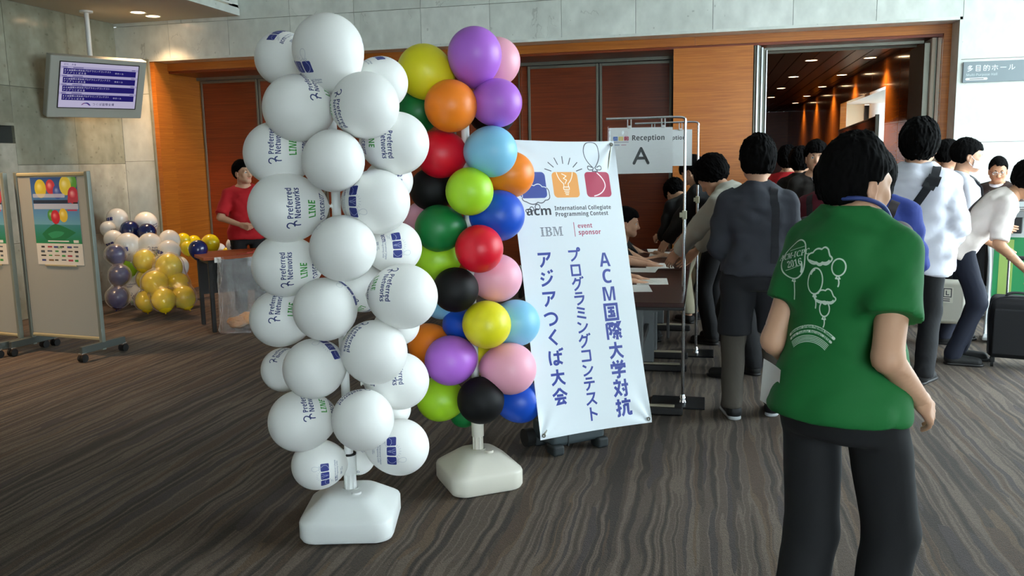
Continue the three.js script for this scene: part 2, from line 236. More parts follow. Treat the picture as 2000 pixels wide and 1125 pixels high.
// wood surround of the opening
const frame = struct('trim_1');
const FZ = WALL - 0.27, PZ = -10.36;                    // front of the wood surround / face of the sliding panels
mesh('fascia', [shiftUV(box(4.05, 0.12, 0.05, -4.6, 2.822, FZ - 0.025)), shiftUV(box(2.44, 0.12, 0.05, -1.354, 2.822, FZ - 0.025)), shiftUV(box(2.5, 0.12, 0.05, 1.118, 2.822, FZ - 0.025))], woodOrange, frame);
mesh('soffit_board', box(9.0, 0.03, 0.74, -2.12, 2.75, -10.07), woodRed, frame);
mesh('jamb_board', shiftUV(box(0.06, LINTEL - 0.02, 0.28, -6.592, LINTEL / 2 - 0.01, WALL - 0.15)), woodOrange, frame);
mesh('jamb_return', shiftUV(box(0.03, 2.74, 0.8, -6.582, 1.37, FZ - 0.42)), woodOrange, frame);
mesh('jamb_board', shiftUV(box(0.09, 2.872, 0.05, 2.385, 1.436, FZ - 0.026)), woodOrange, frame);
mesh('track_rail', box(6.3, 0.045, 0.1, -3.45, 2.722, PZ + 0.02), alu, frame);
mesh('header_rail', [box(1.6, 0.03, 0.04, 1.42, 2.72, -9.98), box(1.6, 0.03, 0.04, 1.42, 2.722, -10.3)], alu, frame);
struct('wall_wing', shiftUV(box(0.84, 2.74, 0.5, 0.06, 1.37, FZ - 0.26)), woodOrange);

// sliding panels in the recess
let doorN = 0;
function slidingPanel(x0, x1) {
  const d = struct('door_' + (++doorN)), w = x1 - x0, f = 0.032;
  mesh('wood_face', shiftUV(box(w - 2 * f, 2.69 - 2 * f, 0.05, (x0 + x1) / 2, 1.35, PZ - 0.03)), woodRed, d);
  for (const x of [x0 + f / 2, x1 - f / 2]) mesh('metal_stile', box(f - 0.004, 2.69, 0.06, x, 1.35, PZ - 0.025, 0.003), alu, d);
  for (const y of [0.005 + f / 2, 2.695 - f / 2]) mesh('metal_rail', box(w - 2 * f, f, 0.06, (x0 + x1) / 2, y, PZ - 0.025, 0.003), alu, d);
}
for (const [a, b] of [[-6.56, -5.73], [-5.72, -4.845], [-4.835, -3.965], [-3.955, -3.085], [-3.075, -2.21], [-2.125, -1.262], [-1.252, -0.4]]) slidingPanel(a, b);
struct('trim_2', [box(0.07, 2.7, 0.05, -2.167, 1.35, PZ - 0.04), box(0.016, 2.7, 0.07, -2.207, 1.35, PZ)], woodRed);
// edges of the folded panels on either side of the open doorway
const stack = struct('trim_3');
for (const [x, w, z, h, m] of [[0.5, 0.022, -9.72, 2.74, alu], [0.522, 0.02, -9.66, 2.735, aluBright], [0.545, 0.022, -9.7, 2.73, alu], [0.568, 0.02, -9.66, 2.71, aluBright], [0.592, 0.024, -9.68, 2.7, alu], [0.613, 0.014, -9.65, 2.68, aluBright]]) mesh('panel_edge', box(w, h, 0.7, x, h / 2, z - 0.35, 0.004), m, stack);
const stack2 = struct('trim_4');
for (const [x, w, z, h, m] of [[2.215, 0.055, -9.78, 2.69, alu], [2.262, 0.035, -9.72, 2.73, std('#c9b7a2', 0.4)], [2.29, 0.014, -9.74, 2.73, alu], [2.316, 0.034, -9.72, 2.73, std('#c9b7a2', 0.4)]]) mesh('panel_edge', box(w, h, 0.66, x, h / 2, z - 0.33, 0.004), m, stack2);

// the hall behind the doorway
const HC = 3.0, HX = 2.63;
const hallCeil = struct('ceiling_hall');
mesh('ceiling_core', box(4.4, 0.1, 19.8, 0.5, HC + 0.09, -20.4), blackGap, hallCeil);
for (let x = -1.5; x < HX; x += 0.235) mesh('plank', shiftUV(box(0.222, 0.03, 19.6, x + 0.11, HC + 0.016, -20.3, 0.004)), darkSlat, hallCeil);
const hallWall = struct('wall_hall_right');
for (const [z0, z1, y0, y1] of [[-10.46, -11.3, 0, HC], [-11.3, -12.2, 0, HC], [-12.2, -13.1, 0, HC], [-13.1, -14.06, 0, HC], [-14.06, -15.2, 2.57, HC], [-15.2, -16.35, 2.57, HC], [-16.35, -17.5, 2.57, HC], [-17.5, -18.55, 2.57, HC], [-18.55, -19.6, 0, HC], [-19.6, -20.7, 0, HC], [-20.7, -21.8, 0, HC], [-21.8, -22.9, 0, HC], [-22.9, -24, 0, HC], [-24, -25.2, 0, HC], [-25.2, -26.4, 0, HC], [-26.4, -27.6, 0, HC], [-27.6, -28.9, 0, HC], [-28.9, -30, 0, HC]])
  mesh('wood_panel', shiftUV(box(0.12, y1 - y0, z0 - z1 - 0.008, HX + 0.06, (y0 + y1) / 2, (z0 + z1) / 2, 0.003)), woodHall, hallWall);
struct('wall_hall_end', box(4.6, HC, 0.1, 0.6, HC / 2, -30), woodRed);
struct('wall_hall_left', box(0.1, HC + 0.1, 19.8, -1.55, HC / 2, -20.3), woodRed);
struct('wall_recess_back', box(7.6, HIGH, 0.1, -3.4, HIGH / 2, -10.56), blackGap);
struct('wall_hall_head', box(3.2, HIGH - 2.76, 0.1, 1.6, (HIGH + 2.76) / 2, -10.5), blackGap);
// the white passage seen through the hall's side opening
const passage = struct('wall_passage');
mesh('cream_wall', box(0.66, 2.75, 0.1, 3.0, 1.375, -20.05), std('#e2d6bb', 0.8), passage);
mesh('dark_doorway', box(0.1, 2.6, 0.12, 3.375, 1.3, -20.04), std('#1d1c1b', 0.6), passage);
mesh('white_pier', cyl(0.15, 0.15, 2.75, 3.56, 1.375, -19.9, 32), std('#e4ebee', 0.5), passage);
mesh('white_wall', box(1.9, 2.75, 0.1, 4.6, 1.375, -20.2), plasterWhite, passage);
mesh('passage_ceiling', box(FACADE - HX - 0.1, 0.1, 15, (FACADE + HX + 0.1) / 2, 2.68, -17.2), plasterWhite, passage);

// glazed facade on the right and glazing behind the camera (both outside the picture)
function glazing(name, along, fixed, from, to, y0, y1, step) {
  const w = struct(name), n = Math.round((to - from) / step), s = (to - from) / n, fm = std('#7d8286', 0.4, { metalness: 0.6 }), gl = phy('#ffffff', 0, { transmission: 1, thickness: 0 });
  const put = (nm, a, b, ya, yb, d, m) => mesh(nm, along === 'z' ? box(d, yb - ya, b - a, fixed, (ya + yb) / 2, (a + b) / 2) : box(b - a, yb - ya, d, (a + b) / 2, (ya + yb) / 2, fixed), m, w);
  for (let i = 0; i <= n; i++) put('mullion', from + i * s - 0.025, from + i * s + 0.025, y0, y1, 0.1, fm);
  put('sill', from, to, y0 - 0.05, y0, 0.12, fm); put('head', from, to, y1, y1 + 0.05, 0.12, fm);
  for (let i = 0; i < n; i++) put('pane', from + i * s + 0.025, from + (i + 1) * s - 0.025, y0, y1, 0.008, gl);
}
glazing('window_1', 'z', FACADE + 0.05, -9.3, -3.7, 0.1, 4.4, 1.4);
glazing('window_2', 'z', FACADE + 0.05, -20.2, -9.75, 0.1, 2.6, 1.8);
struct('wall_facade', [box(0.3, 0.1, FRONT - WALL, FACADE + 0.15, 0.05, (FRONT + WALL) / 2), box(0.3, HIGH, FRONT + 3.7, FACADE + 0.15, HIGH / 2, (FRONT - 3.7) / 2), box(0.3, HIGH - 4.4, FRONT - WALL, FACADE + 0.15, (HIGH + 4.4) / 2, (FRONT + WALL) / 2), box(0.3, 0.1, 15.2, FACADE + 0.15, 0.05, -17), box(0.3, 0.3, 15.2, FACADE + 0.15, 2.78, -17)], plasterWhite);
const W2 = [0.8, FACADE - 0.1];
glazing('window_3', 'x', FRONT + 0.05, W2[0], W2[1], 0.1, 3.4, 1.5);
struct('wall_front', [box(W2[0] - LEFT + 0.2, HIGH, 0.2, (W2[0] + LEFT - 0.2) / 2, HIGH / 2, FRONT + 0.1), box(W2[1] - W2[0] + 0.4, HIGH - 3.4, 0.2, (W2[1] + W2[0]) / 2 + 0.1, (HIGH + 3.4) / 2, FRONT + 0.1)], plasterWhite);

// hanging direction sign set on the right-hand wall
{
  const s = thing('direction_sign', 'grey wall sign with white Japanese lettering fixed to the bright stone wall', 'sign', [3.15, 2.342, WALL + 0.012]);
  mesh('sign_plate', box(1.38, 0.2, 0.02, 0, 0, 0, 0.003), std('#7d888c', 0.45), s);
  const t = canvasTex(1380, 200, (c, w, h) => {
    c.fillStyle = '#7d888c'; c.fillRect(0, 0, w, h); [...'多目的ホール'].forEach((ch, i) => glyph(c, ch, 56 + i * 75, 62, 66, 8, '#e8eef0'));
    c.fillStyle = '#b9c3c6'; c.font = '34px sans-serif'; c.fillText('Multi-Purpose Hall', 24, 140); c.fillStyle = '#e8eef0'; rr(c, 20, 158, 200, 24, 12); c.fill(); c.fillStyle = '#4c5558'; c.fillRect(56, 166, 130, 8);
  });
  const f = mesh('sign_face', new THREE.PlaneGeometry(1.37, 0.19), std('#ffffff', 0.5, { map: t }), s); f.position.z = 0.0112;
}

// recessed lamps
function downlight(x, y, z, label, group, power, r, color, angle = 0.9) {
  const d = thing('downlight', label, 'lamp', [x, y, z], 0, group);
  mesh('trim_ring', lathe([[r, 0.02], [r, -0.004], [r + 0.014, -0.006], [r + 0.016, 0]], 32), plasterWhite, d);
  const e = new THREE.MeshStandardMaterial({ color: '#ffffff', emissive: color, emissiveIntensity: 14, roughness: 0.6 });
  mesh('glowing_lens', new THREE.CircleGeometry(r, 24).rotateX(Math.PI / 2).translate(0, -0.001, 0), e, d);
  const l = new THREE.SpotLight(color, power, 0, angle, 0.6); l.position.set(0, -0.012, 0); l.target.position.set(0, -3, 0); l.castShadow = true; l.shadow.radius = r / 0.02; d.add(l, l.target);
}
const WARM = '#ffd2a0';
for (const [z, lab] of [[-8.8, 'round ceiling downlight nearer the camera, one of the lit pair beside the screen pole'], [-9.07, 'round ceiling downlight nearer the stone wall, one of the lit pair beside the screen pole']]) downlight(-6.29, SOFFIT - 0.001, z, lab, null, 11, 0.075, WARM);
for (const z of [-5.6, -5.35]) downlight(-6.29, SOFFIT - 0.001, z, 'round ceiling downlight in the low soffit, above and in front of the picture', 'soffit downlights above the frame', 20, 0.075, WARM);
const hallWhere = [['by the doorway', -14.05], ['second from the doorway', -16.82], ['third from the doorway', -19.52], ['fourth from the doorway', -22.4], ['farthest from the doorway', -25.2]];
for (const [w, z] of hallWhere) downlight(2.39, HC - 0.002, z, 'glowing hall downlight ' + w + ' in the row along the wood wall', null, 11, 0.085, WARM, 1.1);
for (const [w, z] of hallWhere.slice(0, 4)) downlight(1.55, HC - 0.002, z, 'glowing hall downlight ' + w + ' in the row away from the wood wall', null, 11, 0.085, WARM, 1.1);
// ---------------------------------------------------------------- hung screen
const greyPlastic = std('#a9aaa0', 0.5), darkPlastic = std('#2a2c2e', 0.55), blackRubber = std('#151515', 0.7), whitePlastic = phy('#e6e7e4', 0.42, { clearcoat: 0.15, clearcoatRoughness: 0.4 }), paper = std('#ece9e4', 0.85);
{
  const s = thing('hung_screen', 'grey information screen hung from the ceiling on a pole, showing blue timetable rows', 'screen', [-6.652, 2.466, -8.496]);
  const tilt = (o) => { o.rotation.set(0.359, 1.161, 0.015, 'YXZ'); return o; };
  tilt(mesh('housing', box(1.09, 0.68, 0.1, 0, 0, -0.052, 0.012), greyPlastic, s));
  const t = canvasTex(1024, 576, (c, w, h) => {
    c.fillStyle = '#d9d2f4'; c.fillRect(0, 0, w, h); c.fillStyle = '#c3bce6'; for (const y of [48, 158, 268, 378]) c.fillRect(0, y, w, 30);
    c.fillStyle = '#55508a'; c.font = '26px sans-serif'; c.fillText('2016', 40, 36); [...'大会'].forEach((g, i) => glyph(c, g, 150 + i * 30, 26, 26, 10, '#55508a'));
    for (const [i, y] of [76, 186, 296, 406].entries()) {
      c.fillStyle = '#241c78'; c.fillRect(40, y, w - 70, 76); let x = 62; for (const g of 'ACM国際大学対抗プログラミングコンテスト') { glyph(c, g, x, y + 22, 26, 11, '#e6e2fa'); x += 29; } x = 62; for (const g of 'アジアつくば大会') { glyph(c, g, x, y + 56, 28, 11, '#e6e2fa'); x += 36; }
      if (i !== 2) [...'中ホール'].forEach((g, k) => glyph(c, g, 720 + k * 30, y + 36, 26, 11, '#e6e2fa'));
      c.fillStyle = '#6a64a0'; c.fillRect(30, y - 18, 60, 10); c.fillRect(160, y - 18, 130, 10); c.fillRect(w - 90, y - 20, 50, 10);
    }
    c.strokeStyle = '#7a2a80'; c.lineWidth = 10; c.stroke(new Path2D('M300 540Q350 490 400 545')); c.strokeStyle = '#2c3c9c'; c.stroke(new Path2D('M340 520Q380 500 412 548')); [...'つくば国際会場'].forEach((g, i) => glyph(c, g, 460 + i * 42, 528, 36, 9, '#35325c'));
  });
  const em = std('#0a0a10', 0.25, { emissive: '#ffffff', emissiveMap: t, emissiveIntensity: 0.62 });
  const p = mesh('screen_panel', new THREE.PlaneGeometry(0.885, 0.498).translate(0.005, 0.028, 0.003), em, s); tilt(p);
  tilt(mesh('screen_rim', [box(0.9, 0.01, 0.012, 0.005, 0.282, 0), box(0.9, 0.01, 0.012, 0.005, -0.226, 0), box(0.01, 0.51, 0.012, -0.442, 0.028, 0), box(0.01, 0.51, 0.012, 0.452, 0.028, 0)], darkPlastic, s));
  const l = new THREE.RectAreaLight('#c9c4ff', 0.5, 0.88, 0.5); tilt(l); const n = V(0, 0, 1).applyEuler(l.rotation); l.position.copy(n.clone().multiplyScalar(0.03)); l.lookAt(l.position.clone().add(n).add(s.position)); l.rotation.set(0.359, 1.161 + Math.PI, 0, 'YXZ'); l.rotation.x = -0.359; s.add(l);
  const top = V(-0.11, SOFFIT - 2.466 - 0.01, -0.05);
  mesh('pole', rod(V(top.x, 0.1, top.z), top, 0.026, 20), whitePlastic, s);
  mesh('ceiling_flange', cyl(0.07, 0.07, 0.02, top.x, top.y, top.z, 28), whitePlastic, s);
  tilt(mesh('bracket', box(0.24, 0.2, 0.1, 0, 0.02, -0.14, 0.01), greyPlastic, s));
}

// ---------------------------------------------------------------- display boards on castors, with a poster each
const posterTex = canvasTex(720, 1020, (c, w, h) => {
  const g = c.createLinearGradient(0, 0, 0, 760); g.addColorStop(0, '#27539a'); g.addColorStop(0.55, '#5b96c8'); g.addColorStop(0.72, '#6fb0c8'); g.addColorStop(0.725, '#3f8f9a'); g.addColorStop(1, '#1f8a5a'); c.fillStyle = g; c.fillRect(0, 0, w, 770);
  const ball = (x, y, r, col, hi) => { const q = c.createRadialGradient(x - r * 0.2, y - r * 0.3, r * 0.1, x, y, r); q.addColorStop(0, hi); q.addColorStop(0.5, col); q.addColorStop(1, col); c.fillStyle = q; c.beginPath(); c.ellipse(x, y, r * 0.9, r * 1.08, 0, 0, 7); c.fill(); };
  ball(620, 60, 110, '#5fae4c', '#cfe8c0'); ball(150, 130, 100, '#d8c53a', '#efe48a'); ball(310, 110, 80, '#c83a4c', '#f0a0a8'); ball(410, 170, 76, '#3b55a8', '#8fa2d8'); ball(540, 100, 100, '#e0d24a', '#f6f0b0'); ball(650, 210, 92, '#c4304a', '#f0b0b8');
  c.fillStyle = '#d9d6e6'; c.globalAlpha = 0.75; rr(c, 20, 190, 500, 44, 12); c.fill(); c.fillRect(20, 306, 690, 62); c.globalAlpha = 1; c.fillStyle = '#22304c'; c.fillRect(20, 262, 560, 40); c.fillStyle = '#b83a50'; c.fillRect(560, 236, 150, 60); c.fillStyle = '#18181c'; c.fillRect(640, 290, 70, 16); c.fillStyle = '#c8486a'; c.fillRect(540, 372, 150, 18);
  ball(280, 440, 62, '#4a9a4a', '#a8d0a0'); ball(470, 440, 74, '#e2c23c', '#f4e69c'); ball(345, 460, 76, '#cc2038', '#f08890');
  c.fillStyle = '#157a4c'; c.fill(new Path2D('M110 660Q240 560 330 540Q460 560 640 640Q520 700 430 740Q260 770 160 720Z')); c.fillStyle = '#2f9a6a'; c.fill(new Path2D('M200 660Q330 600 460 640Q420 700 260 710Z'));
  c.fillStyle = '#e9ecea'; c.fillRect(190, 735, 330, 14); c.fillRect(590, 728, 80, 32);
  c.fillStyle = '#e4e2dc'; c.fillRect(0, 770, w, h - 770);
  const inks = ['#b03a4a', '#4a5a6a', '#2f9a4a', '#55584f', '#222428', '#8a6a4a', '#3c4a8c']; const r = rng(5);
  for (let row = 0; row < 4; row++) for (let i = 0; i < 6; i++) { c.fillStyle = inks[Math.floor(r() * inks.length)]; c.fillRect(60 + i * 104 + r() * 20, 800 + row * 52, 44 + r() * 36, 12 + r() * 14); }
  c.font = 'bold 34px sans-serif'; c.fillStyle = '#2f9a4a'; c.fillText('LINE', 330, 828);
});
const posterMat = std('#ffffff', 0.55, { map: posterTex });
function displayBoard(x, z, yaw, w, label, posterLabel, clipTop) {
  const s = thing('display_board', label, 'display board', [x, 0, z], yaw), white = std('#aaaba5', 0.5), steel = std('#8b9188', 0.4, { metalness: 0.4 }), rail = std('#b6ab88', 0.4);
  mesh('board_panel', box(w - 0.03, 1.36, 0.022, 0, 0.85, 0, 0.003), white, s);
  mesh('top_rail', box(w - 0.02, 0.034, 0.04, 0, 1.537, 0, 0.012), rail, s);
  mesh('bottom_rail', box(w - 0.02, 0.03, 0.036, 0, 0.155, 0, 0.01), rail, s);
  for (const q of [-1, 1]) {
    const px = q * (w / 2 + 0.004);
    mesh('post', box(0.034, 1.5, 0.04, px, 0.81, 0, 0.006), steel, s);
    mesh('foot_bar', box(0.035, 0.06, 0.46, px, 0.1, 0, 0.006), std('#4f5450', 0.5), s);
    for (const f of [-1, 1]) { const cst = mesh('caster', [cyl(0.032, 0.032, 0.024, 0, 0, 0, 20).rotateZ(Math.PI / 2).translate(px - 0.016, 0.033, f * 0.215), cyl(0.032, 0.032, 0.024, 0, 0, 0, 20).rotateZ(Math.PI / 2).translate(px + 0.016, 0.033, f * 0.215)], blackRubber, s); mesh('fork', [box(0.05, 0.02, 0.05, px, 0.068, f * 0.215, 0.006), cyl(0.008, 0.008, 0.03, px, 0.07, f * 0.215, 10)], chrome, cst); }
  }
  const p = mesh('poster', box(0.52, 0.737, 0.002), [0, 1, 2, 3, 4, 5].map((i) => (i === 4 ? posterMat : paper)));
  const uv = p.geometry.attributes.uv; for (let i = 16; i < 20; i++) uv.setXY(i, uv.getX(i) / 0.52, uv.getY(i) / 0.737);
  p.position.copy(V(clipTop, 1.145, 0.0135).applyAxisAngle(V(0, 1, 0), yaw)).add(s.position); p.rotation.y = yaw; tag(p, posterLabel, 'poster');
  mesh('bottom_strip', box(0.36, 0.014, 0.006, 0, -0.375, 0.004, 0.002), rail, p);
}
displayBoard(-5.355, -6.16, -0.14, 0.79, 'white display board on castors standing nearer the balloon pile, its whole face showing', 'balloon poster taped to the whole white board beside the balloon pile', 0.03);
displayBoard(-6.2, -6.22, -0.2, 0.79, 'white display board on castors cut off by the picture edge', 'balloon poster half cut off by the picture edge, on the outer white board', 0.1);

// ---------------------------------------------------------------- reception tables with papers
const tableTop = phy('#4a2f24', 0.38, { map: rep(woodDeep, 0.8, 0.8) }), tableGrey = std('#6a6e6e', 0.45, { metalness: 0.3 }), tableDark = std('#1c1a1a', 0.5);
tableTop.color.set('#6a5148');
function receptionTable(z0, z1, label) {
  const t = thing('reception_table', label, 'table', [-0.35, 0, (z0 + z1) / 2]), L = z0 - z1;
  mesh('table_top', shiftUV(box(0.47, 0.028, L - 0.008, 0, 0.72, 0, 0.004)), tableTop, t);
  mesh('edge_band', box(0.474, 0.018, L - 0.004, 0, 0.699, 0, 0.003), tableDark, t);
  for (const q of [-1, 1]) { const z = q * (L / 2 - 0.2); const leg = mesh('leg', box(0.1, 0.62, 0.045, -0.06, 0.38, z, 0.008), tableGrey, t); mesh('foot_bar', box(0.46, 0.05, 0.06, 0, 0.03, z, 0.012), tableDark, leg); mesh('foot_cap', box(0.3, 0.014, 0.03, 0.03, 0.06, z, 0.005), std('#a59c86', 0.5), leg); mesh('bracket', new THREE.ExtrudeGeometry(new THREE.Shape([[-0.1, 0], [0.2, 0], [-0.02, -0.07], [-0.1, -0.07]].map((p) => new THREE.Vector2(...p))), { depth: 0.03, bevelEnabled: false }).translate(0, 0.69, z - 0.015), tableGrey, leg); }
  mesh('stretcher', box(0.03, 0.05, L - 0.45, -0.06, 0.34, 0, 0.006), tableDark, t);
  mesh('shelf_rod', box(0.018, 0.3, 0.018, 0.12, 0.55, L / 2 - 0.6, 0.004), tableDark, t);
}
receptionTable(-4.95, -6.45, 'dark brown reception table end nearest the tall banner');
receptionTable(-6.46, -7.98, 'dark brown reception table standing behind the nearer one, below the hanging signs');
const sheets = [
  [[-0.322, -7.5], 0.3, 0.42, 0.02, 'large white sheet lying across the far reception table edge'], [[-0.44, -7.8], 0.14, 0.3, 0.1, 'small white slip on the far table beside folded hands'],
  [[-0.35, -6.7], 0.21, 0.34, 0.12, 'white sheet under the bare forearm in the middle of the table'], [[-0.46, -6.42], 0.22, 0.24, -0.05, 'white sheet lying across the table joint, beside the banner edge'],
  [[-0.35, -5.83], 0.21, 0.3, 0.08, 'printed leaflet with small lines of text on the near table'], [[-0.44, -5.5], 0.2, 0.3, 0.15, 'blank white sheet lowest on the near table, beside the banner'],
];
const leafTex = canvasTex(256, 360, (c, w, h) => { c.fillStyle = '#ece9df'; c.fillRect(0, 0, w, h); c.fillStyle = '#c9b24a'; c.fillRect(20, 20, 90, 14); c.fillStyle = '#8a887e'; for (let i = 0; i < 9; i++) c.fillRect(30, 60 + i * 26, 90 + (i * 53) % 90, 6); c.fillStyle = '#33415c'; c.fillRect(30, 310, 70, 24); });
sheets.forEach(([[x, z], w, d, a, lab], i) => { const m = mesh('paper_sheet', new RoundedBoxGeometry(w, 0.0016, d, 1, 0.0006), i === 4 ? std('#ffffff', 0.8, { map: leafTex }) : paper); m.position.set(x, 0.7352, z); m.rotation.y = a; tag(m, lab, 'paper'); });

// ---------------------------------------------------------------- hanging reception signs on chrome stands
const clearFilm = phy('#ffffff', 0.04, { transmission: 1, thickness: 0, ior: 1.4 });
function signFace(letter) {
  return canvasTex(1024, 724, (c, w, h) => {
    c.fillStyle = '#c9cbca'; c.fillRect(0, 0, w, h);
    picto(c, 0, 60, 138, 74, '#3f62a6', '#c9cbca', '#aab0b4'); picto(c, 1, 148, 138, 74, '#c9b25c', '#c9cbca', '#aab0b4'); picto(c, 2, 236, 138, 74, '#a83c50', '#c9cbca', '#b88a92');
    c.fillStyle = '#6c7280'; c.fillRect(60, 222, 250, 8); c.fillStyle = '#7d8aa0'; c.fillRect(72, 262, 90, 16); c.fillStyle = '#b09098'; c.fillRect(190, 262, 80, 16);
    c.fillStyle = '#26282a'; c.font = 'bold 112px sans-serif'; c.fillText('Reception', 356, 200);
    c.strokeStyle = '#222426'; c.lineWidth = 46; c.lineCap = 'round'; c.lineJoin = 'round'; if (letter) c.stroke(new Path2D('M396 560L510 330L624 560M440 482H580'));
  });
}
function signStand(x, z, yaw, label, signLabel, letter, armY, card) {
  const s = thing('sign_stand', label, 'stand', [x, 0, z]);
  mesh('pole', [rod(V(0, 0.03, 0), V(0, armY - 0.6, 0), 0.011, 14), rod(V(0, armY - 0.6, 0), V(0, armY - 0.03, 0), 0.0085, 14)], chrome, s);
  const dir = V(-Math.cos(yaw), 0, Math.sin(yaw));
  mesh('hanging_arm', tube([V(0, armY - 0.04, 0), V(0, armY - 0.012, 0), dir.clone().multiplyScalar(0.012).setY(armY - 0.003), dir.clone().multiplyScalar(0.035).setY(armY), dir.clone().multiplyScalar(0.3).setY(armY - 0.003), dir.clone().multiplyScalar(0.5).setY(armY - 0.006)], 0.0075, 60, 12), chrome, s);
  mesh('joint_clamp', [box(0.03, 0.055, 0.03, 0, armY - 0.6, 0, 0.006), box(0.02, 0.03, 0.022, -0.02, armY - 0.6, 0.004, 0.004)], std('#b9b59a', 0.5), s);
  const b = mesh('floor_plate', box(0.34, 0.012, 0.26, -0.03, 0.006, 0, 0.004), std('#1d1e20', 0.4, { metalness: 0.5 }), s); mesh('ball_joint', [new THREE.SphereGeometry(0.016, 20, 14).translate(0, 0.03, 0), cyl(0.02, 0.024, 0.016, 0, 0.018, 0, 20), cyl(0.014, 0.02, 0.02, 0.0, 0.05, 0, 20)], chrome, b);
  for (const k of [0.14, 0.355]) { const o = dir.clone().multiplyScalar(k); const g = [box(0.024, 0.006, 0.012, 0, 0.004, 0), box(0.005, 0.06, 0.01, -0.011, -0.026, 0), box(0.005, 0.06, 0.01, 0.011, -0.026, 0), box(0.02, 0.018, 0.014, 0, -0.05, 0, 0.003)]; const m = mesh('hanging_clip', g, phy('#d8d4d2', 0.3, { transmission: 0.35 }), s); m.position.copy(o).setY(armY - 0.004 - 0.006 * k); m.rotation.y = yaw; }
  const c = V(...card), h = thing('reception_sign', signLabel, 'sign', card, yaw);
  const f = mesh('card', box(0.4, 0.278, 0.002, 0, 0, 0), [0, 1, 2, 3, 4, 5].map((i) => (i === 4 ? std('#ffffff', 0.6, { map: signFace(letter) }) : paper)), h); const uv = f.geometry.attributes.uv; for (let i = 16; i < 20; i++) uv.setXY(i, uv.getX(i) / 0.4, uv.getY(i) / 0.278);
  const sl = new THREE.PlaneGeometry(0.42, 0.3, 80, 60), p = sl.attributes.position;                  // creased clear sleeve
  for (let i = 0; i < p.count; i++) { const X = p.getX(i), Y = p.getY(i), k = Math.exp(-((X - 0.06) ** 2) / 0.014 - ((Y - 0.0) ** 2) / 0.008), e = Math.min(1, (0.21 - Math.abs(X)) / 0.015) * Math.min(1, (0.15 - Math.abs(Y)) / 0.015); p.setZ(i, (0.0018 + (letter ? 0.0012 * k * Math.sin((Y + 0.12 * X) * 330 + 2.4 * Math.sin(X * 30)) + 0.0012 * (noise3(X * 30, Y * 60, 3) + 1) : 0.0008)) * Math.max(0, e) + 0.0014); }
  sl.computeVertexNormals(); mesh('clear_sleeve', sl, clearFilm, h);
}
signStand(-0.128, -5.42, 0.371, 'chrome sign stand nearer the banner, holding the sign lettered A', 'hanging reception sign with a large letter A in a shiny creased sleeve', true, 1.815, [-0.389, 1.617, -5.318]);
signStand(-0.062, -6.86, 0.3, 'thinner looking chrome sign stand behind the one lettered A', 'reception sign mostly hidden behind the sign lettered A', false, 1.84, [-0.3, 1.645, -6.79]);

